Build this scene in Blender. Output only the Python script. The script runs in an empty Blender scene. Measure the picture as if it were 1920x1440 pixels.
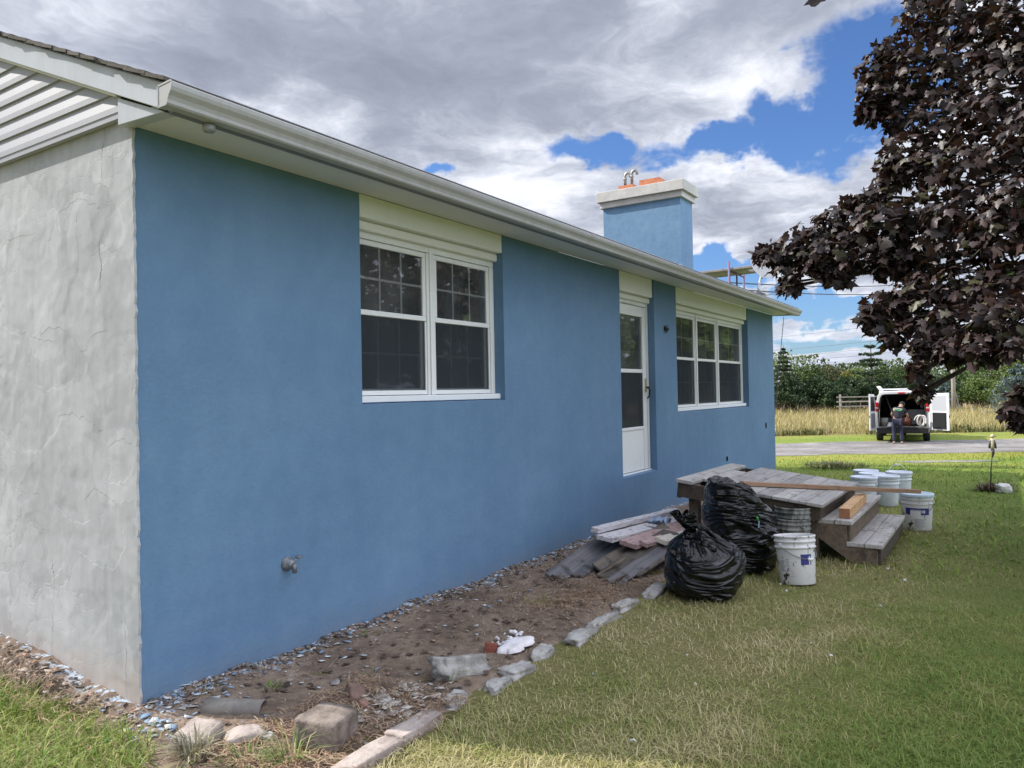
import bpy, bmesh, math, random
import numpy as np
from mathutils import Vector, Matrix, Euler, noise as mn

random.seed(7)
RNG = np.random.default_rng(11)
scene = bpy.context.scene
COL = scene.collection

# ---------------------------------------------------------------- camera
CF, CYAW, CPITCH, CROLL = 1421.7, 0.574218, 0.011534, -0.019098
CPOS = Vector((-2.08456, -3.49587, 1.5))
_f = Vector((math.cos(CYAW)*math.cos(CPITCH), math.sin(CYAW)*math.cos(CPITCH), math.sin(CPITCH)))
_r = Vector((math.sin(CYAW), -math.cos(CYAW), 0))
_u = _r.cross(_f)
CR = _r*math.cos(CROLL) + _u*math.sin(CROLL)
CU = _u*math.cos(CROLL) - _r*math.sin(CROLL)
cam = bpy.data.cameras.new('camera')
cam.sensor_width = 36; cam.sensor_fit = 'HORIZONTAL'
cam.lens = CF/1920*36
cam.clip_start = .05; cam.clip_end = 2000
camo = bpy.data.objects.new('camera', cam); COL.objects.link(camo)
camo.matrix_world = Matrix(((CR.x, CU.x, -_f.x, CPOS.x), (CR.y, CU.y, -_f.y, CPOS.y), (CR.z, CU.z, -_f.z, CPOS.z), (0, 0, 0, 1)))
scene.camera = camo
scene.view_settings.view_transform = 'Standard'
scene.view_settings.look = 'None'
scene.view_settings.exposure = 0.45
scene.view_settings.gamma = 1.0
scene.render.film_transparent = False
try:
    scene.cycles.use_denoising = True
    scene.cycles.max_bounces = 8
    scene.cycles.transparent_max_bounces = 24
    scene.cycles.sample_clamp_indirect = 6
except Exception: pass

# ---------------------------------------------------------------- sun
SUN_EL = math.radians(40.5)
SUN_AZ = math.atan2(1.0, -0.34)                      # direction towards the sun in the xy plane
SUND = Vector((math.cos(SUN_AZ)*math.cos(SUN_EL), math.sin(SUN_AZ)*math.cos(SUN_EL), math.sin(SUN_EL)))
sl = bpy.data.lights.new('sun', 'SUN'); sl.energy = 5.0; sl.angle = math.radians(0.5); sl.color = (1.0, .95, .88)
so = bpy.data.objects.new('sun', sl); COL.objects.link(so)
so.rotation_euler = SUND.to_track_quat('Z', 'Y').to_euler()
so.location = (0, 20, 30)

# ---------------------------------------------------------------- world: Nishita sky with a cloud deck
world = bpy.data.worlds.new('World'); scene.world = world; world.use_nodes = True
wt = world.node_tree; wt.nodes.clear()
def N(t, typ, **kw):
    n = t.nodes.new(typ)
    for k, v in kw.items(): setattr(n, k, v)
    return n
def setin(t, n, i, v):
    s = n.inputs[i]
    if isinstance(v, bpy.types.NodeSocket): t.links.new(v, s)
    elif v is not None: s.default_value = v
def M(t, op, a, b=None, c=None, clamp=False):
    n = N(t, 'ShaderNodeMath', operation=op); n.use_clamp = clamp
    setin(t, n, 0, a)
    if b is not None: setin(t, n, 1, b)
    if c is not None: setin(t, n, 2, c)
    return n.outputs[0]
def VM(t, op, a, b=None, out=0):
    n = N(t, 'ShaderNodeVectorMath', operation=op); setin(t, n, 0, a)
    if b is not None:
        if op == 'SCALE': setin(t, n, 3, b)
        else: setin(t, n, 1, b)
    return n.outputs['Value'] if op in ('DOT_PRODUCT', 'LENGTH', 'DISTANCE') else n.outputs[0]
def NOISE(t, vec, scale, detail=4, rough=.5, dist=0.0, out=0):
    n = N(t, 'ShaderNodeTexNoise'); setin(t, n, 'Vector', vec)
    n.inputs['Scale'].default_value = scale; n.inputs['Detail'].default_value = detail
    n.inputs['Roughness'].default_value = rough; n.inputs['Distortion'].default_value = dist
    return n.outputs[out]
def MIX(t, fac, a, b, blend='MIX'):
    n = N(t, 'ShaderNodeMix', data_type='RGBA', blend_type=blend)
    setin(t, n, 0, fac); setin(t, n, 6, a); setin(t, n, 7, b)
    return n.outputs[2]
def RAMP(t, fac, stops, interp='LINEAR'):
    n = N(t, 'ShaderNodeValToRGB'); setin(t, n, 0, fac)
    cr = n.color_ramp; cr.interpolation = interp
    while len(cr.elements) < len(stops): cr.elements.new(.5)
    for e, (p, c) in zip(cr.elements, stops):
        e.position = p; e.color = c if len(c) == 4 else (*c, 1)
    return n.outputs[0]
def MAPR(t, v, a, b, c=0.0, d=1.0, smooth=True):
    n = N(t, 'ShaderNodeMapRange'); n.interpolation_type = 'SMOOTHSTEP' if smooth else 'LINEAR'
    setin(t, n, 0, v); n.inputs[1].default_value = a; n.inputs[2].default_value = b
    n.inputs[3].default_value = c; n.inputs[4].default_value = d
    return n.outputs[0]
def s2l(*c):
    if len(c) == 1: c = c[0]
    return tuple((x/12.92 if x <= .04045 else ((x+.055)/1.055)**2.4) for x in [v/255 for v in c])

def build_world():
    t = wt
    out = N(t, 'ShaderNodeOutputWorld')
    sky = N(t, 'ShaderNodeTexSky'); sky.sky_type = 'NISHITA'; sky.sun_disc = False
    sky.sun_elevation = SUN_EL; sky.sun_rotation = math.pi/2 - SUN_AZ
    sky.air_density = 1.0; sky.dust_density = .6; sky.ozone_density = 1.6
    bg1 = N(t, 'ShaderNodeBackground'); bg1.inputs[1].default_value = .092
    skyc = MIX(t, 1.0, sky.outputs[0], (.62, .86, 1.25, 1), 'MULTIPLY')
    t.links.new(skyc, bg1.inputs[0])
    tc = N(t, 'ShaderNodeTexCoord'); d = tc.outputs['Generated']
    sx = N(t, 'ShaderNodeSeparateXYZ'); t.links.new(d, sx.inputs[0])
    zc = M(t, 'MAXIMUM', sx.outputs[2], 0.0)
    den = M(t, 'ADD', zc, .13)
    px, py = M(t, 'DIVIDE', sx.outputs[0], den), M(t, 'DIVIDE', sx.outputs[1], den)
    cb = N(t, 'ShaderNodeCombineXYZ'); t.links.new(px, cb.inputs[0]); t.links.new(py, cb.inputs[1])
    P = cb.outputs[0]
    warp = NOISE(t, P, 2.2, 4, .55, out=1)
    Pw = VM(t, 'ADD', P, VM(t, 'SCALE', VM(t, 'SUBTRACT', warp, (.5, .5, .5)), .55))
    n1 = NOISE(t, Pw, 1.35, 9, .56)
    n2 = NOISE(t, Pw, 3.1, 8, .6)
    dens = M(t, 'ADD', M(t, 'MULTIPLY', n1, .7), M(t, 'MULTIPLY', n2, .3))
    # ragged direction used for the placed clearings and heavy parts of the deck
    wd = NOISE(t, d, 7.0, 5, .6, out=1)
    dw = VM(t, 'ADD', d, VM(t, 'SCALE', VM(t, 'SUBTRACT', wd, (.5, .5, .5)), .16))
    def blob(c, rad, zs=1.0, amp=1.0):
        v = VM(t, 'SUBTRACT', dw, c)
        v = VM(t, 'MULTIPLY', v, (1/rad, 1/rad, zs/rad))
        l = VM(t, 'LENGTH', v)
        return M(t, 'MULTIPLY', MAPR(t, l, 0.15, 1.0, 1.0, 0.0), amp)
    holes = [((.935, .12, .345), .15, 1.2, .40), ((.93, .20, .312), .12, 1.5, .37), ((.925, .165, .28), .10, 1.5, .36), ((.86, .419, .306), .12, 2.8, .29),
             ((.915, .285, .300), .15, 2.9, .31), ((.751, .591, .300), .055, 2.2, .30), ((.955, .135, .28), .05, 1.2, .26),
             ((.95, .295, .137), .13, 3.6, .38), ((.98, .171, .103), .12, 4.0, .36), ((.985, .17, .060), .13, 5.0, .24),
             ((.9, -.25, .33), .22, 1.2, .30)]
    tot = None
    for h in holes:
        b = blob(*h); tot = b if tot is None else M(t, 'MAXIMUM', tot, b)
    dens2 = M(t, 'SUBTRACT', M(t, 'ADD', dens, .13), tot)
    mask = MAPR(t, dens2, .36, .50)
    darks = [((.66, .60, .43), .26, 1.3, .15), ((.76, .45, .44), .26, 1.5, .14), ((.86, .27, .43), .20, 1.8, .10), ((.905, .34, .235), .14, 2.2, .05), ((.55, .66, .5), .30, 1, .12)]
    dk = None
    for h in darks:
        b = blob(*h); dk = b if dk is None else M(t, 'MAXIMUM', dk, b)
    lights = [((.413, .819, .40), .16, 1.3, .12), ((.82, .50, .262), .16, 2.6, .16), ((.62, .73, .335), .16, 2.2, .10), ((.895, .26, .385), .1, 1.4, .10)]
    lt = None
    for h in lights:
        b = blob(*h); lt = b if lt is None else M(t, 'MAXIMUM', lt, b)
    n3 = NOISE(t, VM(t, 'ADD', Pw, (3.1, 1.7, 0)), 2.3, 11, .64)
    th = M(t, 'SUBTRACT', M(t, 'ADD', M(t, 'ADD', M(t, 'MULTIPLY', dens2, .45), M(t, 'MULTIPLY', M(t, 'SUBTRACT', n3, .07), .88)), dk), lt)
    ccol = RAMP(t, th, [(.36, (.90, .91, .94)), (.50, (.74, .76, .83)), (.62, (.47, .50, .58)), (.76, (.29, .32, .395)), (.98, (.21, .235, .30))], 'B_SPLINE')
    # horizon: thin pale streaks
    hz = MAPR(t, sx.outputs[2], .0, .16, 1.0, 0.0)
    ccol = MIX(t, M(t, 'MULTIPLY', hz, .55), ccol, (.56, .61, .72, 1))
    # clouds opposite the sun, mostly out of view: brightness added to fill the shade
    dotS = VM(t, 'DOT_PRODUCT', d, (-math.cos(SUN_AZ), -math.sin(SUN_AZ), .0))
    back = MAPR(t, dotS, .15, .95, 1.0, 3.0)
    back = M(t, 'MULTIPLY', back, MAPR(t, sx.outputs[2], .50, .80, 1.0, 2.4))   # added brightening overhead, above the view, to light the ground
    bg2 = N(t, 'ShaderNodeBackground'); t.links.new(ccol, bg2.inputs[0]); t.links.new(back, bg2.inputs[1])
    mx = N(t, 'ShaderNodeMixShader'); t.links.new(mask, mx.inputs[0])
    t.links.new(bg1.outputs[0], mx.inputs[1]); t.links.new(bg2.outputs[0], mx.inputs[2])
    t.links.new(mx.outputs[0], out.inputs[0])
build_world()

# ---------------------------------------------------------------- helpers
def terrain(x, y):
    t = math.cos(CYAW)*(x - CPOS.x) + math.sin(CYAW)*(y - CPOS.y)
    s = min(1.0, max(0.0, (t - 11)/18)); s = s*s*(3 - 2*s)
    return -0.8*s
def tag(o, label=None, cat=None, group=None, kind=None):
    if label: o['label'] = label
    if cat: o['category'] = cat
    if group: o['group'] = group
    if kind: o['kind'] = kind
    return o
def empty(name, loc=(0, 0, 0), rz=0.0, rot=None):
    o = bpy.data.objects.new(name, None); COL.objects.link(o)
    o.location = loc; o.rotation_euler = rot if rot else (0, 0, rz); o.empty_display_size = .1
    return o
class MB:
    def __init__(s): s.v = []; s.f = []; s.m = []
    def add(s, vs, fs, mi=0):
        b = len(s.v); s.v += [tuple(v) for v in vs]
        for f in fs: s.f.append([b + i for i in f]); s.m.append(mi)
    def box(s, c, sz, rot=None, mi=0, jit=0.0, taper=None):
        hx, hy, hz = sz[0]/2, sz[1]/2, sz[2]/2
        R = rot if isinstance(rot, Matrix) else (Euler(rot).to_matrix() if rot else Matrix.Identity(3))
        vs = []
        for z in (-1, 1):
            for (x, y) in ((-1, -1), (1, -1), (1, 1), (-1, 1)):
                k = taper if (taper and z > 0) else 1.0
                p = Vector((x*hx*k, y*hy*k, z*hz))
                if jit: p += Vector([random.uniform(-jit, jit) for _ in range(3)])
                vs.append(Vector(c) + R @ p)
        s.add(vs, [(0, 3, 2, 1), (4, 5, 6, 7), (0, 1, 5, 4), (1, 2, 6, 5), (2, 3, 7, 6), (3, 0, 4, 7)], mi)
    def bx(s, x0, x1, y0, y1, z0, z1, mi=0):
        s.box(((x0+x1)/2, (y0+y1)/2, (z0+z1)/2), (abs(x1-x0), abs(y1-y0), abs(z1-z0)), None, mi)
    def beam(s, a, b, w, h, up=(0, 0, 1), mi=0, seg=1, warp=0.0):
        a, b = Vector(a), Vector(b); d = (b - a).normalized(); u = Vector(up)
        sd = d.cross(u).normalized(); u2 = sd.cross(d).normalized()
        vs = []; n = seg + 1
        for i in range(n):
            k = i/seg; p = a.lerp(b, k) + u2*(warp*math.sin(k*math.pi))
            for (x, z) in ((-1, -1), (1, -1), (1, 1), (-1, 1)): vs.append(p + sd*(x*w/2) + u2*(z*h/2))
        fs = [(0, 1, 2, 3)[::-1], tuple(4*(n-1) + i for i in range(4))]
        for i in range(seg):
            for k in range(4):
                j = (k + 1) % 4; fs.append((4*i + k, 4*i + j, 4*i + 4 + j, 4*i + 4 + k))
        s.add(vs, fs, mi)
    def tube(s, pts, rad, n=8, mi=0, cap=True):
        pts = [Vector(p) for p in pts]; rs = rad if isinstance(rad, (list, tuple)) else [rad]*len(pts)
        vs = []; prev = None
        for i, p in enumerate(pts):
            d = (pts[min(i+1, len(pts)-1)] - pts[max(i-1, 0)]).normalized()
            if prev is None:
                a = Vector((0, 0, 1)) if abs(d.z) < .9 else Vector((1, 0, 0)); sd = d.cross(a).normalized()
            else: sd = (prev - d*prev.dot(d)).normalized()
            prev = sd; up = sd.cross(d)
            for k in range(n):
                an = 2*math.pi*k/n; vs.append(p + (sd*math.cos(an) + up*math.sin(an))*rs[i])
        fs = []
        for i in range(len(pts)-1):
            for k in range(n):
                j = (k+1) % n; fs.append((i*n+k, i*n+j, (i+1)*n+j, (i+1)*n+k))
        if cap: fs += [tuple(range(n))[::-1], tuple((len(pts)-1)*n + k for k in range(n))]
        s.add(vs, fs, mi)
    def lathe(s, prof, n=32, c=(0, 0, 0), mi=0, cap0=True, cap1=False, R=None):
        vs = []
        for (r, z) in prof:
            for k in range(n):
                a = 2*math.pi*k/n; p = Vector((r*math.cos(a), r*math.sin(a), z))
                if R: p = R @ p
                vs.append(Vector(c) + p)
        fs = []
        for i in range(len(prof)-1):
            for k in range(n):
                j = (k+1) % n; fs.append((i*n+k, i*n+j, (i+1)*n+j, (i+1)*n+k))
        if cap0: fs.append(tuple(range(n))[::-1])
        if cap1: fs.append(tuple((len(prof)-1)*n + k for k in range(n)))
        s.add(vs, fs, mi)
    def prism(s, poly, axis, a, b, mi=0):
        n = len(poly)
        def P(u, v, w): return {0: (w, u, v), 1: (u, w, v), 2: (u, v, w)}[axis]
        vs = [P(u, v, a) for u, v in poly] + [P(u, v, b) for u, v in poly]
        fs = [tuple(range(n))[::-1], tuple(range(n, 2*n))] + [(i, (i+1) % n, n + (i+1) % n, n + i) for i in range(n)]
        s.add(vs, fs, mi)
    def build(s, name, mats, parent=None, smooth=False, bevel=0.0, loc=None, fix=True, seg=1):
        me = bpy.data.meshes.new(name); me.from_pydata(s.v, [], s.f)
        mats = mats if isinstance(mats, (list, tuple)) else [mats]
        for m in mats: me.materials.append(m)
        if len(mats) > 1: me.polygons.foreach_set('material_index', s.m)
        if smooth: me.polygons.foreach_set('use_smooth', [True]*len(me.polygons))
        if fix:
            bm = bmesh.new(); bm.from_mesh(me); bmesh.ops.recalc_face_normals(bm, faces=bm.faces); bm.to_mesh(me); bm.free()
        me.update()
        o = bpy.data.objects.new(name, me); COL.objects.link(o)
        if parent: o.parent = parent
        if loc: o.location = loc
        if bevel:
            bv = o.modifiers.new('bevel', 'BEVEL'); bv.width = bevel; bv.segments = seg; bv.limit_method = 'ANGLE'; bv.angle_limit = math.radians(40)
        return o
def np_mesh(name, V, F, mat, nv=None, parent=None, attr=None, smooth=False):
    """V (n,3); F (m,k) same-size faces; attr per-vertex float"""
    me = bpy.data.meshes.new(name)
    V = np.asarray(V, np.float32); F = np.asarray(F, np.int32); k = F.shape[1]
    me.vertices.add(len(V)); me.vertices.foreach_set('co', V.ravel())
    me.loops.add(F.size); me.loops.foreach_set('vertex_index', F.ravel())
    me.polygons.add(len(F)); me.polygons.foreach_set('loop_start', np.arange(0, F.size, k, dtype=np.int32))
    me.polygons.foreach_set('loop_total', np.full(len(F), k, np.int32))
    if smooth: me.polygons.foreach_set('use_smooth', np.ones(len(F), bool))
    me.update(calc_edges=True); me.validate()
    if attr is not None:
        a = me.attributes.new('tint', 'FLOAT', 'POINT'); a.data.foreach_set('value', np.asarray(attr, np.float32))
    me.materials.append(mat)
    o = bpy.data.objects.new(name, me); COL.objects.link(o)
    if parent: o.parent = parent
    return o
def copy_thing(o, parent=None):
    c = o.copy(); COL.objects.link(c)
    if parent: c.parent = parent
    for ch in [k for k in COL.objects if k.parent == o and k != c]: copy_thing(ch, c)
    return c

# ---------------------------------------------------------------- materials
MATS = {}
def new_mat(name):
    m = bpy.data.materials.new(name); m.use_nodes = True; t = m.node_tree
    b = t.nodes['Principled BSDF']; MATS[name] = m
    return m, t, b
def vec(t, coord='Object', scale=(1, 1, 1)):
    tc = N(t, 'ShaderNodeTexCoord'); mp = N(t, 'ShaderNodeMapping'); mp.inputs['Scale'].default_value = scale
    t.links.new(tc.outputs[coord], mp.inputs[0]); return mp.outputs[0]
def bump(t, b, h, strength=.3, dist=.01, prev=None):
    n = N(t, 'ShaderNodeBump'); n.inputs['Strength'].default_value = strength; n.inputs['Distance'].default_value = dist
    setin(t, n, 'Height', h)
    if prev is not None: t.links.new(prev, n.inputs['Normal'])
    t.links.new(n.outputs[0], b.inputs['Normal']); return n.outputs[0]
def mat(name, c, c2=None, scale=6, rough=.6, spec=.5, bs=0, bd=.004, bscale=40, stretch=(1, 1, 1), metal=0, detail=5, rr=0.0, lo=.35, hi=.65):
    m, t, b = new_mat(name)
    b.inputs['Roughness'].default_value = rough; b.inputs['Metallic'].default_value = metal
    b.inputs['Specular IOR Level'].default_value = spec
    v = vec(t, 'Object', stretch)
    if c2:
        f = MAPR(t, NOISE(t, v, scale, detail, .6), lo, hi)
        t.links.new(MIX(t, f, (*c, 1), (*c2, 1)), b.inputs['Base Color'])
    else: b.inputs['Base Color'].default_value = (*c, 1)
    if rr: t.links.new(MAPR(t, NOISE(t, v, scale*2, 4), .3, .7, rough-rr, rough+rr), b.inputs['Roughness'])
    if bs: bump(t, b, NOISE(t, v, bscale, 6, .6), bs, bd)
    return m

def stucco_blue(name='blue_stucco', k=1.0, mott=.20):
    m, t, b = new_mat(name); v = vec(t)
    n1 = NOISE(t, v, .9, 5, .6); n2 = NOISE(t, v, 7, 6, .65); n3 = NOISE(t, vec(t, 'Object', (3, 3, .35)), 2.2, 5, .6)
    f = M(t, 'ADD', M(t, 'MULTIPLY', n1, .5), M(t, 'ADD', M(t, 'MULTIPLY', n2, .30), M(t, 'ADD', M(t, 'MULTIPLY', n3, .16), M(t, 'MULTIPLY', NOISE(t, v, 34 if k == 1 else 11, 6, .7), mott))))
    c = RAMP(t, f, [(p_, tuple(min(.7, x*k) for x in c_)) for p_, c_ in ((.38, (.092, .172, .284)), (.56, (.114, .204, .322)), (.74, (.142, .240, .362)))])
    sp = N(t, 'ShaderNodeSeparateXYZ'); t.links.new(v, sp.inputs[0])
    # splash-back of dust near the ground
    dz = M(t, 'MULTIPLY', MAPR(t, M(t, 'ADD', sp.outputs[2], M(t, 'MULTIPLY', n2, -.25)), -.12, .10, 1, 0), .35)
    c = MIX(t, dz, c, (.16, .17, .18, 1))
    t.links.new(c, b.inputs['Base Color']); b.inputs['Roughness'].default_value = .78; b.inputs['Specular IOR Level'].default_value = .25
    g = NOISE(t, v, 160, 4, .7); w = NOISE(t, v, 5, 4, .55); k = NOISE(t, v, 38, 3, .6)
    h = M(t, 'ADD', M(t, 'MULTIPLY', g, .35), M(t, 'ADD', M(t, 'MULTIPLY', w, 1.8), M(t, 'MULTIPLY', k, .9)))
    bump(t, b, h, .42, .007)
    return m
def stucco_bare():
    m, t, b = new_mat('bare_cement_render'); v = vec(t)
    wv = VM(t, 'ADD', v, VM(t, 'SCALE', VM(t, 'SUBTRACT', NOISE(t, v, 2.3, 4, .6, out=1), (.5, .5, .5)), .55))
    def vor(sc, feat='F1'):
        n = N(t, 'ShaderNodeTexVoronoi'); n.feature = feat; n.inputs['Scale'].default_value = sc
        t.links.new(wv, n.inputs['Vector']); return n
    c1 = vor(2.6); e1 = vor(2.6, 'DISTANCE_TO_EDGE'); c2 = vor(5.2); e2 = vor(5.2, 'DISTANCE_TO_EDGE')
    cells = M(t, 'ADD', M(t, 'MULTIPLY', M(t, 'FRACT', M(t, 'MULTIPLY', VM(t, 'LENGTH', c1.outputs['Color']), 3.7)), .55),
              M(t, 'MULTIPLY', M(t, 'FRACT', M(t, 'MULTIPLY', VM(t, 'LENGTH', c2.outputs['Color']), 5.1)), .35))
    big = NOISE(t, v, 1.1, 4, .55); fine = NOISE(t, v, 14, 6, .65); streak = NOISE(t, vec(t, 'Object', (6, 6, .7)), 2.5, 5, .6)
    f = M(t, 'ADD', M(t, 'MULTIPLY', cells, .30), M(t, 'ADD', M(t, 'MULTIPLY', big, .45), M(t, 'ADD', M(t, 'MULTIPLY', fine, .25), M(t, 'MULTIPLY', streak, .28))))
    c = RAMP(t, f, [(.34, (.275, .287, .305)), (.58, (.375, .389, .408)), (.84, (.49, .506, .53))])
    sp = N(t, 'ShaderNodeSeparateXYZ'); t.links.new(v, sp.inputs[0])
    lowd = M(t, 'MULTIPLY', MAPR(t, M(t, 'ADD', sp.outputs[2], M(t, 'MULTIPLY', fine, -.3)), -.1, .16, 1, 0), .45)
    c = MIX(t, lowd, c, (.42, .31, .22, 1))
    # thin meandering settlement cracks
    wv2 = VM(t, 'ADD', v, VM(t, 'SCALE', VM(t, 'SUBTRACT', NOISE(t, v, 4.0, 4, .6, out=1), (.5, .5, .5)), .20))
    cr = None
    wob = M(t, 'MULTIPLY', M(t, 'SUBTRACT', NOISE(t, v, 3.2, 6, .65), .5), .16)
    for y0, za, zb, w in ((.25, 2.56, 2.88, .0022), (.28, 2.05, 2.30, .0045), (.50, 2.15, 2.48, .0018), (.79, .08, .66, .0026), (.25, .30, .50, .0020), (.69, 1.74, 1.86, .002), (1.27, .14, .75, .0016), (.10, .02, .40, .0024)):
        k = M(t, 'MULTIPLY', MAPR(t, M(t, 'ABSOLUTE', M(t, 'ADD', M(t, 'SUBTRACT', sp.outputs[1], y0), wob)), w*.4, w*1.3, 1, 0), M(t, 'MULTIPLY', MAPR(t, sp.outputs[2], za, za+.02), MAPR(t, sp.outputs[2], zb-.02, zb, 1, 0)))
        cr = k if cr is None else M(t, 'MAXIMUM', cr, k)
    # trowel ridges: thin arcs where one pass of render overlaps the next
    for y0, z0, r0, a0 in ((.55, 1.15, .34, 0), (1.05, 1.55, .42, 1), (.28, 1.62, .26, 2), (.9, .75, .30, 3), (.35, .85, .24, 4), (1.1, 2.15, .36, 5), (.5, 2.3, .30, 6), (.16, 1.2, .15, 7), (.75, 1.72, .22, 8)):
        dv = VM(t, 'SUBTRACT', wv2, (0, y0, z0)); dl = VM(t, 'LENGTH', VM(t, 'MULTIPLY', dv, (0, 1, 1.25)))
        ring = M(t, 'MULTIPLY', MAPR(t, dl, r0-.004, r0+.004), MAPR(t, NOISE(t, VM(t, 'ADD', v, (a0*3.1, 0, a0)), 3.0, 2), .42, .52))
        arcs = ring if a0 == 0 else M(t, 'ADD', arcs, ring)
    c = MIX(t, M(t, 'MULTIPLY', cr, .42), c, (.13, .12, .11, 1))
    t.links.new(c, b.inputs['Base Color']); b.inputs['Roughness'].default_value = .85; b.inputs['Specular IOR Level'].default_value = .2
    ed = MAPR(t, e1.outputs[0], .0, .05, 0, 1); ed2 = MAPR(t, e2.outputs[0], .0, .03, 0, 1)
    bl = NOISE(t, v, 1.3, 2); 
    h = M(t, 'ADD', M(t, 'MULTIPLY', cells, .09), M(t, 'ADD', M(t, 'MULTIPLY', M(t, 'MULTIPLY', ed2, MAPR(t, bl, .42, .6)), .16), M(t, 'ADD', M(t, 'MULTIPLY', fine, .12), M(t, 'MULTIPLY', NOISE(t, v, 90, 3), .06))))
    h = M(t, 'SUBTRACT', M(t, 'ADD', h, M(t, 'MULTIPLY', arcs, .28)), M(t, 'MULTIPLY', cr, 1.2))
    bump(t, b, h, .50, .007)
    return m
def shingle():
    m, t, b = new_mat('asphalt_shingle'); v = vec(t)
    n = N(t, 'ShaderNodeTexBrick'); n.inputs['Scale'].default_value = 1; n.inputs['Brick Width'].default_value = .3; n.inputs['Row Height'].default_value = .13; n.inputs['Mortar Size'].default_value = .004
    n.inputs[1].default_value = (.055, .05, .045, 1); n.inputs[2].default_value = (.09, .08, .07, 1); n.inputs[3].default_value = (.02, .02, .02, 1)
    t.links.new(v, n.inputs[0])
    t.links.new(MIX(t, .45, n.outputs[0], RAMP(t, NOISE(t, v, 120, 3), [(.3, (.02, .02, .018)), (.7, (.16, .14, .12))])), b.inputs['Base Color'])
    b.inputs['Roughness'].default_value = .95; bump(t, b, NOISE(t, v, 150, 3), .5, .004)
    return m
def vinyl(name, c, dirt=.18, rough=.42):
    m, t, b = new_mat(name); v = vec(t)
    f = M(t, 'MULTIPLY', MAPR(t, M(t, 'ADD', M(t, 'MULTIPLY', NOISE(t, v, 3, 6, .65), .6), M(t, 'MULTIPLY', NOISE(t, vec(t, 'Object', (9, 9, 1)), 3, 5), .4)), .42, .72), dirt)
    t.links.new(MIX(t, f, (*c, 1), (c[0]*.45, c[1]*.45, c[2]*.40, 1)), b.inputs['Base Color'])
    b.inputs['Roughness'].default_value = rough; b.inputs['Specular IOR Level'].default_value = .4
    bump(t, b, NOISE(t, v, 2.5, 3), .06, .015)
    return m
def wood(name, a, bcol, grain=(.6, 14, 14), scale=4, rough=.8, dirt=None, bs=.5):
    m, t, b = new_mat(name); v = vec(t, 'Object', grain)
    n = NOISE(t, v, scale, 8, .65, .4); n2 = NOISE(t, vec(t), 3.5, 4, .6)
    c = RAMP(t, M(t, 'ADD', M(t, 'MULTIPLY', n, .75), M(t, 'MULTIPLY', n2, .25)), [(.33, a), (.66, bcol)])
    if dirt:
        c = MIX(t, M(t, 'MULTIPLY', MAPR(t, NOISE(t, vec(t), 9, 6, .65), .54, .66), .75), c, (*dirt, 1))
    oi = N(t, 'ShaderNodeObjectInfo')
    c = MIX(t, 1.0, c, RAMP(t, oi.outputs['Random'], [(0, (.78, .78, .78)), (1, (1.15, 1.12, 1.1))]), 'MULTIPLY')
    t.links.new(c, b.inputs['Base Color']); b.inputs['Roughness'].default_value = rough; b.inputs['Specular IOR Level'].default_value = .25
    bump(t, b, n, bs, .004)
    return m
def splat(name, base, spot, sc=11, lo=.58, hi=.62, rough=.45, spot2=None, smear=(1, 1, .5)):
    m, t, b = new_mat(name); v = vec(t, 'Object', smear)
    f = MAPR(t, NOISE(t, v, sc, 5, .7, .5), lo, hi)
    oi = N(t, 'ShaderNodeObjectInfo')
    c = MIX(t, f, (*base, 1), (*spot, 1))
    f2 = MAPR(t, NOISE(t, vec(t), 4, 6, .7), .5, .75)
    c = MIX(t, M(t, 'MULTIPLY', f2, .5), c, (*(spot2 or [x*.55 for x in base]), 1))
    t.links.new(c, b.inputs['Base Color']); b.inputs['Roughness'].default_value = rough
    return m
BLUE = stucco_blue(); BLUEC = stucco_blue('sunlit_blue_stucco', 1.35, .34); BARE = stucco_bare(); SHING = shingle()  # BLUEC: mottled chimney copy of the wall paint, sunlight put into its paler colour
WHITE = vinyl('white_trim_vinyl', (.72, .73, .72), .12)
FASC = vinyl('fascia_aluminium', (.47, .50, .55), .25, .35)
BAR = vinyl('pale_grid_bar', (.66, .68, .68), .1, .5)
SIDING = vinyl('lap_siding_vinyl', (.345, .352, .39), .12, .5)
GUTM = vinyl('gutter_aluminium', (.39, .39, .395), .3, .38)
SOFF = vinyl('soffit_panel', (.70, .70, .72), .10, .6)
CREAM = vinyl('cream_painted_board', (.70, .71, .655), .08, .55)
SILLM = vinyl('white_sill_paint', (.74, .76, .78), .1, .5)
BLACK = mat('black_metal', (.012, .012, .013), rough=.4)
DARK = mat('dark_interior', (.012, .013, .014), rough=.9, spec=.1)
ALU = mat('galvanised_steel', (.38, .38, .37), (.22, .22, .22), 9, .45, metal=.7)
BRASS = mat('dull_brass', (.45, .38, .24), rough=.4, metal=.6)
CAPM = mat('chimney_cap_mortar', (.60, .585, .56), (.50, .49, .47), 5, .8, bs=.2, bscale=60)
TERRA = mat('terracotta_flue', (.56, .20, .09), (.40, .15, .08), 8, .8, bs=.3, bscale=50)
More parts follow.
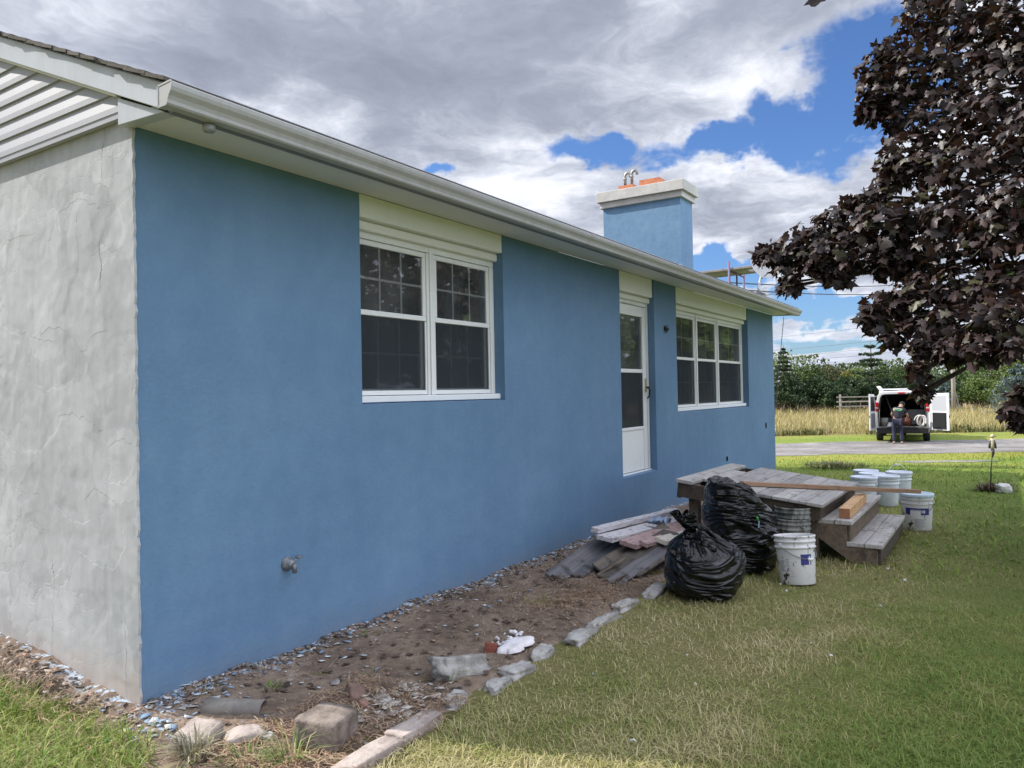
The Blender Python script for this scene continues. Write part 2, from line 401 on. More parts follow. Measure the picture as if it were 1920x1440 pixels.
def glass_mat(name, tint=.30, refl=1.0):
    m = bpy.data.materials.new(name); m.use_nodes = True; t = m.node_tree; t.nodes.clear()
    out = N(t, 'ShaderNodeOutputMaterial'); fr = N(t, 'ShaderNodeFresnel'); fr.inputs[0].default_value = 2.1
    tr = N(t, 'ShaderNodeBsdfTransparent'); tr.inputs[0].default_value = (tint, tint*1.02, tint, 1)
    gl = N(t, 'ShaderNodeBsdfGlossy'); gl.inputs['Roughness'].default_value = .03; gl.inputs[0].default_value = (1, 1, 1, 1)
    nb = N(t, 'ShaderNodeBump'); nb.inputs['Strength'].default_value = .05; nb.inputs['Distance'].default_value = .01
    t.links.new(NOISE(t, vec(t), 4, 2), nb.inputs['Height']); t.links.new(nb.outputs[0], gl.inputs['Normal'])
    mx = N(t, 'ShaderNodeMixShader'); t.links.new(M(t, 'MULTIPLY', fr.outputs[0], refl, clamp=True), mx.inputs[0])
    t.links.new(tr.outputs[0], mx.inputs[1]); t.links.new(gl.outputs[0], mx.inputs[2])
    df = N(t, 'ShaderNodeBsdfDiffuse'); df.inputs[0].default_value = (.42, .45, .45, 1); m2 = N(t, 'ShaderNodeMixShader')      # a film of dust on the panes
    t.links.new(MAPR(t, NOISE(t, vec(t), 3.0, 5, .65), .3, .7, .06, .15), m2.inputs[0]); t.links.new(mx.outputs[0], m2.inputs[1]); t.links.new(df.outputs[0], m2.inputs[2]); t.links.new(m2.outputs[0], out.inputs[0])
    return m
GLASS = glass_mat('window_glass', .75, 1.0)
def screen_mat():
    m = bpy.data.materials.new('insect_screen'); m.use_nodes = True; t = m.node_tree; t.nodes.clear()
    out = N(t, 'ShaderNodeOutputMaterial'); tr = N(t, 'ShaderNodeBsdfTransparent')
    df = N(t, 'ShaderNodeBsdfDiffuse'); df.inputs[0].default_value = (.042, .049, .058, 1)
    mx = N(t, 'ShaderNodeMixShader'); mx.inputs[0].default_value = .66
    t.links.new(tr.outputs[0], mx.inputs[1]); t.links.new(df.outputs[0], mx.inputs[2]); t.links.new(mx.outputs[0], out.inputs[0])
    return m
SCREEN = screen_mat()
# ================================================================= HOUSE
LX, ZS = 12.1, 2.82
HD = 8.0                                              # depth of the house, ridge half way
def roofz(y): return 3.095 + .408*y                    # top of the shingles on the yard side
house = empty('ranch_house')
tag(house, 'single storey blue stucco house with white gutter, windows and unpainted cement gable end', 'house')
OPEN = [(1.525, 3.21, 1.44), (5.515, 6.49, .54), (7.22, 10.47, 1.20)]      # x0, x1, sill
REV = .095
def front_wall():
    m = MB(); xs = sorted({0.0, LX, *[v for o in OPEN for v in o[:2]]}); zs = sorted({-.35, ZS, *[o[2] for o in OPEN]})
    for i in range(len(xs)-1):
        for j in range(len(zs)-1):
            xa, xb, za, zb = xs[i], xs[i+1], zs[j], zs[j+1]
            if any(o[0] <= xa and xb <= o[1] and za >= o[2] - 1e-6 for o in OPEN): continue
            m.add([(xa, 0, za), (xb, 0, za), (xb, 0, zb), (xa, 0, zb)], [(0, 1, 2, 3)])
    for x0, x1, z0 in OPEN:
        zb = z0 + .012
        m.add([(x0, 0, z0), (x1, 0, z0), (x1, REV+.15, zb+.02), (x0, REV+.15, zb+.02)], [(0, 1, 2, 3)])
        m.add([(x0, 0, z0), (x0, REV+.15, zb+.02), (x0, REV+.15, ZS), (x0, 0, ZS)], [(0, 1, 2, 3)])
        m.add([(x1, 0, z0), (x1, 0, ZS), (x1, REV+.15, ZS), (x1, REV+.15, zb+.02)], [(0, 1, 2, 3)])
    m.bx(LX-.2, LX, .01, HD, -.35, ZS)                 # far gable end
    return m.build('painted_wall', BLUE, house, fix=False)
front_wall()
def gable_wall():
    m = MB(); n = 90; vs = []; rnd = random.Random(3)
    for i in range(n+1):
        z = -.35 + (2.90+.35)*i/n; y = -.004 + rnd.uniform(-.011, .004)
        vs += [(-.014, y, z), (-.001, y + rnd.uniform(-.002, .002), z), (-.014, HD, z)]
    fs = []
    for i in range(n):
        a, b = 3*i, 3*i+3
        fs += [(a, b, b+1, a+1), (a, a+2, b+2, b)]
    m.add(vs, fs); m.build('cement_gable_wall', BARE, house)
gable_wall()
def siding():
    m = MB(); z = 2.862; k = 0; R0 = 2.955
    m.bx(-.05, -.02, .02, HD, 2.856, 2.886)             # starter strip
    z = 2.886
    while z < R0 + .408*HD/2 - .02:
        z1 = z + .0955
        ya = max(.02, (z - R0)/.408); yb = max(.02, (z1 - R0)/.408)
        yc, yd = HD - ya, HD - yb
        # each lap kicks out at its foot and rolls over near the top
        m.add([(-.054, ya, z), (-.054, yc, z), (-.053, yc-.0, z+.03), (-.053, ya, z+.03), (-.042, yb, z1), (-.042, yd, z1), (-.02, ya, z), (-.02, yc, z)],
              [(0, 1, 2, 3), (3, 2, 5, 4), (0, 6, 7, 1)])
        z = z1
    o = m.build('lap_siding', SIDING, house, fix=False)
    j = MB()
    j.beam((-.058, .03, 2.958), (-.058, HD/2, 2.958 + .408*(HD/2-.03)), .03, .018, (0, 0, 1))
    j.build('siding_channel', WHITE, house, bevel=.003)
siding()
def roof():
    m = MB(); x0, x1 = -.118, LX + .13; rnd = random.Random(5)
    y = -.435; n = 0; yr = HD/2
    step = .137
    while y < yr:
        y2 = min(y + step + .03, yr); 
        za, zb = roofz(y), roofz(y2)
        ja, jb = rnd.uniform(-.008, .012), rnd.uniform(-.008, .012)
        m.add([(x0-ja, y, za+.004), (x1+ja, y, za+.004), (x1+jb, y2, zb-.004), (x0-jb, y2, zb-.004),
               (x0-ja, y, za-.014), (x1+ja, y, za-.014), (x1+jb, y2, zb-.022), (x0-jb, y2, zb-.022)],
              [(0, 1, 2, 3), (0, 4, 5, 1), (3, 7, 4, 0), (1, 5, 6, 2), (4, 7, 6, 5)])
        y += step
    m.add([(x0, yr, roofz(yr)), (x1, yr, roofz(yr)), (x1, HD+.43, roofz(-.43)), (x0, HD+.43, roofz(-.43))], [(0, 1, 2, 3)])
    m.build('shingle_roof', SHING, house, fix=False)
    d = MB()
    d.add([(x0+.02, -.40, roofz(-.40)-.028), (x1-.02, -.40, roofz(-.40)-.028), (x1-.02, yr, roofz(yr)-.028), (x0+.02, yr, roofz(yr)-.028)], [(0, 1, 2, 3)])
    d.build('roof_deck', DARK, house, fix=False)
    lo = lambda y: 2.947 + .408*y; hi = lambda y: roofz(y) - .022
    for xa, xb in ((-.092, -.058), (LX+.07, LX+.105)):
        f = MB(); ys = (-.38, HD/2)
        vs = [(x, y, zf(y)) for x in (xa, xb) for y in ys for zf in (lo, hi)]
        vs = [(xa, -.383, 2.797), (xa, ys[0], hi(-.38)), (xa, ys[1], hi(ys[1])), (xa, ys[1], lo(ys[1])), (xa, -.345, 2.807),
              (xb, -.383, 2.797), (xb, ys[0], hi(-.38)), (xb, ys[1], hi(ys[1])), (xb, ys[1], lo(ys[1])), (xb, -.345, 2.807)]
        f.add(vs, [(0, 1, 2, 3, 4), (5, 9, 8, 7, 6), (0, 5, 6, 1), (1, 6, 7, 2), (2, 7, 8, 3), (3, 8, 9, 4), (4, 9, 5, 0)])
        f.build('rake_fascia', FASC, house, bevel=.003)
    for xa, xb in ((-.066, -.0), (LX+.045, LX+.085)):
        p = MB(); p.prism([(.02, 2.812), (.02, 2.944), (-.342, 2.802), (-.342, 2.797)], 0, xa - .002, xb)
        p.build('soffit_return', FASC, house, bevel=.002)
    e = MB(); e.bx(-.05, LX+.08, -.381, -.36, 2.80, 2.95)
    e.build('eave_fascia', FASC, house)
    s = MB(); s.bx(-.058, LX+.04, -.36, -.001, 2.822, 2.845); s.build('soffit', SOFF, house)
roof()
def gutter():
    prof = [(-.388, 2.885), (-.388, 2.792), (-.448, 2.792), (-.456, 2.800), (-.458, 2.815), (-.466, 2.832), (-.482, 2.850), (-.488, 2.866), (-.490, 2.884), (-.482, 2.890)]
    inn = [(y*.0 + (y+.003 if y < -.39 else y - .003), z + (.003 if z < 2.8 else 0)) for y, z in prof]
    m = MB(); xa, xb = -.115, LX+.118
    n = len(prof)
    vs = [(x, y, z) for x in (xa, xb) for y, z in prof] + [(x, y, z) for x in (xa, xb) for y, z in inn]
    fs = []
    for i in range(n-1):
        fs.append((i, i+1, n+i+1, n+i)); fs.append((2*n+i, 3*n+i, 3*n+i+1, 2*n+i+1))
    m.add(vs, fs)
    g = m.build('gutter', GUTM, house, fix=False)
    for x, s in ((xa, -1), (xb, 1)):
        c = MB(); c.prism([(y, z) for y, z in prof], 0, x, x + .004*s)
        for i in range(n-1):                          # the crimped rim of the end cap
            c.beam((x+.004*s, *prof[i]), (x+.004*s, *prof[i+1]), .008, .004, (1, 0, 0))
        c.beam((x+.004*s, *prof[0]), (x+.004*s, *prof[-1]), .008, .004, (1, 0, 0))
        c.build('gutter_end_cap', GUTM, g)
    b = MB(); b.bx(-.05, LX+.05, -.395, -.362, 2.788, 2.7995); b.build('drip_strip', mat('grey_drip_strip', (.16, .17, .19), rough=.5), house)
    for x in (3.95, 8.30):
        j = MB(); pj = [(y - .0025, z - .0025 if z < 2.83 else z + .001) for y, z in prof]
        vs2 = [(xx, y, z) for xx in (x-.035, x+.035) for y, z in pj]; j.add(vs2, [(i, i+1, n+i+1, n+i) for i in range(n-1)]); j.build('gutter_joint', GUTM, g, fix=False)
    for x in np.arange(.35, LX, 1.2):
        h = MB(); h.bx(x-.012, x+.012, -.482, -.39, 2.886, 2.889); h.build('gutter_hanger', ALU, g)
gutter()
def eave_lamp():                                      # small clear fitting under the gutter near the corner
    m = MB(); R = Matrix.Rotation(math.pi, 3, 'X')
    m.lathe([(.024, 0), (.03, .004), (.03, .026), (.024, .034)], 20, (.14, -.385, 2.79), cap1=True, R=R)
    o = m.build('eave_sensor', mat('clear_plastic', (.25, .26, .28), rough=.15), house, smooth=True)
    k = MB(); k.lathe([(.014, .002), (.014, .03), (.008, .036)], 12, (.14, -.385, 2.788), cap1=True, R=R); k.build('sensor_core', ALU, o, smooth=True)
eave_lamp()
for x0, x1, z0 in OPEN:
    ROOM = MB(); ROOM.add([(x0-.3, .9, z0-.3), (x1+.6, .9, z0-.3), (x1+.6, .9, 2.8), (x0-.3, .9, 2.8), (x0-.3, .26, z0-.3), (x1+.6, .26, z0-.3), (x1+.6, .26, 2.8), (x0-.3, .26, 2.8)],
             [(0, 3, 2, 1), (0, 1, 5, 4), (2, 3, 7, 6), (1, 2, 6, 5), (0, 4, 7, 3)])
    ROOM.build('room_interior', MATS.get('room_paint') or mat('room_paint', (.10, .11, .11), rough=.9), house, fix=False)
def header(x0, x1, zb, xe):
    """white boxed header over an opening with a stepped moulding beneath"""
    m = MB(); m.bx(x0+.002, xe, -.006, .30, zb, 2.8205)
    h = m.build('header_box', CREAM, house, bevel=.008, seg=2)
    n = MB(); n.bx(x0+.002, x1-.002, .050, .30, zb-.065, zb-.0005)
    n.build('header_moulding', CREAM, h, bevel=.012, seg=2)
header(1.525, 3.21, 2.668, 3.196); header(5.515, 6.49, 2.60, 6.43); header(7.22, 10.47, 2.612, 10.40)
def window(x0, x1, z0, z1, mull, grid, y=REV):
    """double-hung units side by side: frame, sill, upper and lower sash, panes, grids, screens"""
    fw = .055
    w = MB(); yb = y + .09
    w.bx(x0+.002, x1-.002, y, yb, z1-fw, z1); w.bx(x0+.002, x0+fw, y, yb, z0+.045, z1-fw-.001); w.bx(x1-fw, x1-.002, y, yb, z0+.045, z1-fw-.001)
    for mx in mull:
        w.bx(mx-.046, mx+.046, y+.004, yb, z0+.045, z1-fw-.001); w.bx(mx-.02, mx+.02, y-.008, y+.003, z0+.045, z1-.01)
    f = w.build('window', WHITE, house, bevel=.004, seg=2)
    s = MB(); s.bx(x0+.001, x1+.0, y-.05, yb+.02, z0, z0+.044); s.build('sill', SILLM, f, bevel=.005, seg=2)
    edges = [x0+fw] + [v for mx in mull for v in (mx-.046, mx+.046)] + [x1-fw]
    zmid = (z0 + z1)/2 + .03
    for k in range(0, len(edges), 2):
        a, b = edges[k]+.002, edges[k+1]-.002
        for (za, zb, yo, low) in ((zmid-.018, z1-fw-.003, y+.012, 0), (z0+.048, zmid+.018, y+.040, 1)):
            q = MB(); sw = .036; hh = .036 if not low else .045
            q.bx(a, b, yo, yo+.026, zb-.036, zb); q.bx(a, b, yo, yo+.026, za, za+hh)
            q.bx(a, a+sw, yo, yo+.026, za+hh+.0005, zb-.0365); q.bx(b-sw, b, yo, yo+.026, za+hh+.0005, zb-.0365)
            so_ = q.build('sash', WHITE, f, bevel=.003)
            g = MB(); g.add([(a+sw, yo+.012, za+hh), (b-sw, yo+.012, za+hh), (b-sw, yo+.012, zb-.036), (a+sw, yo+.012, zb-.036)], [(0, 1, 2, 3)])
            g.build('pane', GLASS, so_, fix=False)
            r = MB(); n = grid[0]; 
            for i in range(1, n):
                xx = a+sw + (b-a-2*sw)*i/n; r.bx(xx-.008, xx+.008, yo+.016, yo+.021, za+hh, zb-.036)
            zz = (za + zb)/2; r.bx(a+sw, b-sw, yo+.0155, yo+.0205, zz-.008, zz+.008)
            r.build('glazing_bar', BAR, so_)
        # insect screen over the lower half, with a thin dark frame
        sc = MB(); zt = zmid-.022; zb_ = z0+.05
        sc.add([(a+.012, y+.020, zb_), (b-.012, y+.020, zb_), (b-.012, y+.020, zt), (a+.012, y+.020, zt)], [(0, 1, 2, 3)])
        scr = sc.build('insect_screen', SCREEN, f, fix=False)
        sf = MB()
        for (xa, xb, za, zb) in ((a, b, zb_-.002, zb_+.030), (a, a+.012, zb_+.0305, zt), (b-.016, b, zb_+.0305, zt)):
            sf.bx(xa, xb, y+.012, y+.026, za, zb)
        sf.build('screen_frame', WHITE, scr, bevel=.002)
    # drawn curtains and blinds stand some way behind the glass
    return f
w1 = window(1.525, 3.21, 1.452, 2.615, [2.372], (3, 2))
w2 = window(7.22, 10.47, 1.214, 2.56, [8.245, 9.19], (2, 2))
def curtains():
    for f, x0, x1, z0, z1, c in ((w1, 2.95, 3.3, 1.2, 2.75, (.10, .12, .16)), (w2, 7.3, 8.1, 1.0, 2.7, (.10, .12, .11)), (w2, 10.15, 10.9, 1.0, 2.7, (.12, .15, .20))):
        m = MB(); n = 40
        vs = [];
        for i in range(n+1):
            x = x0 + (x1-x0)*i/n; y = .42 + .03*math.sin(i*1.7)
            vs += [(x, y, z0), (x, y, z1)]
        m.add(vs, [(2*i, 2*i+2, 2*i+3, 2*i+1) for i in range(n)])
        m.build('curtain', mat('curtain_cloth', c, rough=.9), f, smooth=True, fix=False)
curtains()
def door():
    x0, x1, z0, z1 = 5.515, 6.49, .556, 2.522; y = REV - .012
    m = MB(); m.bx(x0+.002, x0+.045, y, y+.1, z0, z1+.02); m.bx(x1-.045, x1-.002, y, y+.1, z0, z1+.02); m.bx(x0+.046, x1-.046, y, y+.1, z1-.03, z1+.02)
    fr = m.build('door_frame', WHITE, house, bevel=.004)
    d = MB(); a, b = x0+.048, x1-.048; yo = y + .01; sw = .105
    zt, zm0, zm1, zp1, zp0 = z1-.034, 1.705, 1.748, 1.075, z0+.055
    d.bx(a, a+sw, yo, yo+.035, z0+.008, zt); d.bx(b-sw, b, yo, yo+.035, z0+.008, zt)
    d.bx(a+sw+.0005, b-sw-.0005, yo, yo+.035, zt-.12, zt); d.bx(a+sw+.0005, b-sw-.0005, yo+.004, yo+.03, zm0, zm1)
    d.bx(a+sw+.0005, b-sw-.0005, yo+.006, yo+.03, z0+.008, zp1-.035); d.bx(a+sw+.0005, b-sw-.0005, yo-.004, yo+.03, zp1-.0345, zp1)
    dr = d.build('storm_door', WHITE, house, bevel=.005, seg=2)
    g = MB(); g.add([(a+sw, yo+.018, zp1), (b-sw, yo+.018, zp1), (b-sw, yo+.018, zt-.12), (a+sw, yo+.018, zt-.12)], [(0, 1, 2, 3)]); g.build('pane', GLASS, dr, fix=False)
    s = MB(); s.add([(a+sw, yo+.010, zp1), (b-sw, yo+.010, zp1), (b-sw, yo+.010, zm0), (a+sw, yo+.010, zm0)], [(0, 1, 2, 3)]); s.build('insect_screen', SCREEN, dr, fix=False)
    k = MB(); k.bx(a-.02, b+.02, y+.10, y+.14, z0, z1+.06); k.build('inner_door', mat('inner_door_paint', (.16, .165, .17), rough=.5), house)
    h = MB(); hx = b - .045
    h.box((hx, yo-.008, 1.56), (.034, .016, .16)); h.build('lock_plate', BRASS, dr, bevel=.004)
    h = MB(); h.tube([(hx, yo-.002, 1.535), (hx, yo-.045, 1.53), (hx-.01, yo-.055, 1.525)], [.014, .012, .012], 10)
    h.tube([(hx-.005, yo-.052, 1.545), (hx-.006, yo-.056, 1.50), (hx+.004, yo-.045, 1.43), (hx+.010, yo-.02, 1.40)], [.014, .013, .010, .008], 8)
    h.build('door_handle', BLACK, dr, smooth=True)
    c = MB(); c.tube([(x0+.25, yo-.015, zt+.014), (x0+.55, yo-.015, zt+.014)], .009, 8); c.build('door_closer', WHITE, dr, smooth=True)
    t = MB(); t.bx(x0+.004, x1-.004, y-.02, y+.09, z0-.018, z0-.0005); t.build('threshold', SILLM, fr, bevel=.003)
door()
def chimney():
    xc, yc, dx, dy = 10.2, 1.0, .575, 1.434; zt = 4.80
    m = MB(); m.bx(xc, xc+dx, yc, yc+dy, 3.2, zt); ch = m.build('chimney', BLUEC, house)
    c = MB(); c.bx(xc-.045, xc+dx+.045, yc-.045, yc+dy+.045, zt-.05, zt+.055); c.bx(xc-.09, xc+dx+.09, yc-.09, yc+dy+.09, zt+.0555, zt+.235)
    cap = c.build('chimney_cap', CAPM, ch, bevel=.008, seg=2)
    for (ya, yb, h) in ((1.92, 2.20, .12), (1.42, 1.80, .16)):
        f = MB(); xx = xc + .15
        poly = [(xx, ya), (xx+.28, ya), (xx+.28, yb), (xx, yb)]
        f.prism([(xx, ya), (xx+.28, ya), (xx+.28, yb), (xx, yb), (xx, ya+.001), (xx+.03, ya+.03), (xx+.03, yb-.03), (xx+.25, yb-.03), (xx+.25, ya+.03), (xx+.03, ya+.031)], 2, zt+.2355, zt+.2355+h)
        f.build('flue_liner', TERRA, ch)
    for yy, h in ((2.115, .30), (1.985, .33)):
        p = MB(); X = xc+.26; z = zt+.3
        pts = [(X, yy, z), (X, yy, z+h*.8)] + [(X, yy - .05*(1-math.cos(a)), z+h*.8 + .06*math.sin(a)) for a in np.linspace(.3, math.pi+.35, 9)]
        p.tube(pts, .026, 12); p.tube([(X, yy, z+h*.62), (X, yy, z+h*.72)], .031, 12)
        p.build('vent_pipe', ALU, ch, smooth=True)
    fl = MB(); fl.bx(xc-.012, xc-.002, yc-.012, yc+dy+.01, roofz(yc)-.02, roofz(yc)+.04)
    fl.add([(xc-.013, yc-.013, roofz(yc)-.03), (xc-.013, yc+dy, roofz(yc+dy)-.03), (xc-.013, yc+dy, roofz(yc+dy)+.09), (xc-.013, yc-.013, roofz(yc)+.09)], [(0, 1, 2, 3)])
    fl.build('flashing', WHITE, ch)
chimney()
def wall_fittings():
    m = MB(); R = Matrix.Rotation(math.pi/2, 3, 'X')
    m.lathe([(.042, 0), (.042, .006), (.028, .012), (.026, .05), (.020, .055)], 20, (.888, -.001, .537), cap1=True, R=R)
    m.tube([(.888, -.045, .537), (.888, -.062, .53), (.888, -.066, .49)], [.016, .016, .013], 10)
    m.tube([(.888, -.04, .545), (.925, -.055, .572)], .007, 6); m.lathe([(.0, -.006), (.022, -.004), (.022, .004), (0, .006)], 12, (.93, -.057, .575))
    m.build('hose_tap', mat('weathered_pipe_metal', (.16, .17, .19), (.30, .31, .33), 30, .55, metal=.6), house, smooth=True)
    for (x, z, r) in ((9.213, .45, .038), (11.47, .86, .035)):
        h = MB(); h.lathe([(0, 0), (r, 0.0), (r*1.0, .004)], 16, (x, -.002, z), R=R, cap0=False)
        h.bx(x-.02, x+.02, -.012, -.002, z-.06 if x > 10 else z, z)
        h.build('wall_hole', DARK, house)
    rnd = random.Random(2)
    w = MB()
    for k in range(5):
        a = rnd.uniform(-1, 1)
        w.tube([(6.82, -.001, 2.265 + k*.012 - .03), (6.82 + .02*a, -.03, 2.30 - k*.02), (6.83+.03*rnd.uniform(-1, 1), -.04, 2.255), (6.80+.02*a, -.02, 2.20+k*.01)], .005, 5)
    w.lathe([(.0, 0), (.034, 0), (.03, .006)], 14, (6.82, -.003, 2.265), R=R, cap0=False)
    w.build('fixture_wires', BLACK, house)
wall_fittings()
# ================================================================= GROUND
FXY = np.array([math.cos(CYAW), math.sin(CYAW)]); RXY = np.array([math.sin(CYAW), -math.cos(CYAW)]); C0 = np.array([CPOS.x, CPOS.y])
def terr_np(x, y):
    t = FXY[0]*(x-C0[0]) + FXY[1]*(y-C0[1]); s = np.clip((t-11)/18, 0, 1); s = s*s*(3-2*s); return -.8*s
def ts(t, s):
    """a ground point t metres out along the lot's long sight line and s metres across it"""
    x = C0[0] + FXY[0]*t + RXY[0]*s; y = C0[1] + FXY[1]*t + RXY[1]*s
    return Vector((x, y, terrain(x, y)))
def lin_t(t, v):                                       # same coordinate inside a material
    return M(t, 'ADD', VM(t, 'DOT_PRODUCT', v, (FXY[0], FXY[1], 0)), -float(FXY @ C0))
GREEN1, GREEN2, STRAW = (.060, .095, .018), (.105, .150, .030), (.235, .190, .095)
def lawn_tone(t, v):
    """patchy mix of green and dry straw, in world metres"""
    p1 = NOISE(t, v, .55, 4, .6); p2 = NOISE(t, v, 2.6, 4, .6)
    f = M(t, 'ADD', M(t, 'MULTIPLY', p1, .6), M(t, 'MULTIPLY', p2, .45))
    sp = N(t, 'ShaderNodeSeparateXYZ'); t.links.new(v, sp.inputs[0])
    # the trodden strip beside the bed has dried out; the turf away from the house stays lush
    dry = MAPR(t, sp.outputs[1], -3.5, -2.3, -.13, .10)
    far = MAPR(t, sp.outputs[0], 7.5, 11.5, 0, -.13)
    return M(t, 'ADD', f, M(t, 'ADD', dry, far))
def ground_mat():
    m, t, b = new_mat('lawn_soil'); v = vec(t)
    f = lawn_tone(t, v); fine = NOISE(t, v, 26, 6, .7); fib = NOISE(t, vec(t, 'Object', (1, 1, 1)), 90, 4, .7)
    c = RAMP(t, M(t, 'ADD', M(t, 'MULTIPLY', f, .72), M(t, 'MULTIPLY', fine, .28)), [(.36, (.118, .168, .030)), (.50, (.185, .205, .057)), (.62, (.27, .228, .10)), (.78, (.35, .28, .155))])
    c = MIX(t, .5, c, MIX(t, MAPR(t, fib, .3, .7), (.04, .05, .015, 1), (.20, .19, .08, 1)))
    tt = lin_t(t, v)
    field = MAPR(t, M(t, 'ADD', tt, M(t, 'MULTIPLY', NOISE(t, v, .5, 3), 2.0)), 36.3, 37.2)
    lush = M(t, 'MULTIPLY', MAPR(t, tt, 7, 15), .8)
    ly = MIX(t, MAPR(t, NOISE(t, v, .35, 4), .38, .62), (.155, .255, .032, 1), (.28, .29, .06, 1))
    p_ = NOISE(t, v, .4, 3)
    ly = MIX(t, M(t, 'MULTIPLY', MAPR(t, M(t, 'ADD', tt, M(t, 'MULTIPLY', p_, 4.0)), 19.0, 21.5), MAPR(t, tt, 22.4, 23.5, 1, 0)), ly, (.42, .35, .075, 1))
    c = MIX(t, lush, c, MIX(t, .4, ly, RAMP(t, fine, [(.3, (.05, .09, .012)), (.7, (.24, .27, .08))])))
    c = MIX(t, field, c, RAMP(t, NOISE(t, v, .6, 5), [(.35, (.15, .13, .05)), (.65, (.33, .26, .13))]))
    t.links.new(c, b.inputs['Base Color']); b.inputs['Roughness'].default_value = .95; b.inputs['Specular IOR Level'].default_value = .1
    bump(t, b, M(t, 'ADD', fib, fine), .8, .02)
    return m
def ground():
    xs = np.concatenate([np.linspace(-600, -14, 14)[:-1], np.arange(-14, 46, .5), np.linspace(46, 900, 24)])
    ys = np.concatenate([np.linspace(-700, -30, 16)[:-1], np.arange(-30, 24, .5), np.linspace(24, 700, 16)])
    X, Y = np.meshgrid(xs, ys, indexing='ij'); Z = terr_np(X, Y)
    V = np.stack([X, Y, Z], -1).reshape(-1, 3); nx, ny = len(xs), len(ys)
    I = np.arange(nx*ny).reshape(nx, ny)
    F = np.stack([I[:-1, :-1], I[1:, :-1], I[1:, 1:], I[:-1, 1:]], -1).reshape(-1, 4)
    tag(np_mesh('ground', V, F, ground_mat(), smooth=True), kind='structure')
ground()
def strip(name, t0, t1, s0, s1, mtl, jn, jf, dt=.5, ds=.5, lift=.008):
    nt, ns = int((t1-t0)/dt)+1, int((s1-s0)/ds)+1
    V = np.zeros((nt+1, ns+1, 3))
    for j in range(ns+1):
        s = s0 + (s1-s0)*j/ns
        a = t0 + jn*(mn.noise((s*.45, 3.1, t0)) + .4*mn.noise((s*1.7, 1.1, t0))); b = t1 + jf*mn.noise((s*.4, 9.7, t1))
        for i in range(nt+1):
            p = ts(a + (b-a)*i/nt, s); V[i, j] = (p.x, p.y, p.z + lift)
    I = np.arange((nt+1)*(ns+1)).reshape(nt+1, ns+1)
    F = np.stack([I[:-1, :-1], I[:-1, 1:], I[1:, 1:], I[1:, :-1]], -1).reshape(-1, 4)
    return tag(np_mesh(name, V.reshape(-1, 3), F, mtl, smooth=True), kind='structure')
def gravel_mat():
    m, t, b = new_mat('grey_gravel'); v = vec(t)
    n = NOISE(t, v, 22, 5, .75); n2 = NOISE(t, v, .7, 4); n3 = NOISE(t, v, 2.4, 6, .75)
    c = RAMP(t, M(t, 'ADD', M(t, 'MULTIPLY', n, .4), M(t, 'ADD', M(t, 'MULTIPLY', n2, .3), M(t, 'MULTIPLY', n3, .3))), [(.38, (.085, .08, .075)), (.5, (.18, .168, .162)), (.62, (.34, .318, .305))])
    t.links.new(c, b.inputs['Base Color']); b.inputs['Roughness'].default_value = .9; bump(t, b, n, .8, .03)
    return m
GRAV = gravel_mat()
strip('gravel_driveway', 23.4, 31.2, -14, 70, GRAV, 1.3, .6)
strip('gravel_patch', 16.1, 17.0, 8.5, 10.5, GRAV, .9, .9, .15, .12, .007)

# bare earth bed along the wall
def soil_mat():
    m, t, b = new_mat('bare_soil'); v = vec(t)
    n1 = NOISE(t, v, 2.0, 5, .6); n2 = NOISE(t, v, 13, 7, .7); n3 = NOISE(t, v, 60, 4, .7)
    c = RAMP(t, M(t, 'ADD', M(t, 'MULTIPLY', n1, .45), M(t, 'ADD', M(t, 'MULTIPLY', n2, .4), M(t, 'MULTIPLY', n3, .15))), [(.34, (.070, .052, .040)), (.46, (.155, .115, .088)), (.57, (.24, .182, .138)), (.70, (.35, .285, .225))])
    sp = N(t, 'ShaderNodeSeparateXYZ'); t.links.new(v, sp.inputs[0])     # paint spilt and sprayed along the foot of the wall
    nearw = M(t, 'ADD', MAPR(t, sp.outputs[1], -.20, -.02, -.14, .035), M(t, 'MULTIPLY', M(t, 'SUBTRACT', n1, .5), .25))
    spill = MAPR(t, M(t, 'ADD', NOISE(t, v, 17, 5, .7), nearw), .535, .565)
    spill = M(t, 'MULTIPLY', M(t, 'MULTIPLY', spill, MAPR(t, sp.outputs[1], -.45, -.25)), MAPR(t, sp.outputs[0], -.13, -.02))
    c = MIX(t, M(t, 'MULTIPLY', spill, .9), c, MIX(t, MAPR(t, n3, .4, .6), (.30, .42, .56, 1), (.50, .56, .63, 1)))
    t.links.new(c, b.inputs['Base Color']); b.inputs['Roughness'].default_value = .95; b.inputs['Specular IOR Level'].default_value = .1
    bump(t, b, M(t, 'ADD', M(t, 'MULTIPLY', n2, .7), M(t, 'MULTIPLY', n3, .4)), .9, .02)
    return m
SOIL = soil_mat()
def bed_h(x, y):
    h = .035*mn.noise((x*1.7, y*1.7, 0)) + .020*mn.noise((x*6, y*6, 2)) + .012*mn.noise((x*17, y*17, 5))
    return .022 + h + .035*max(0, 1 + y/.22)*.6 if y > -.22 else .022 + h
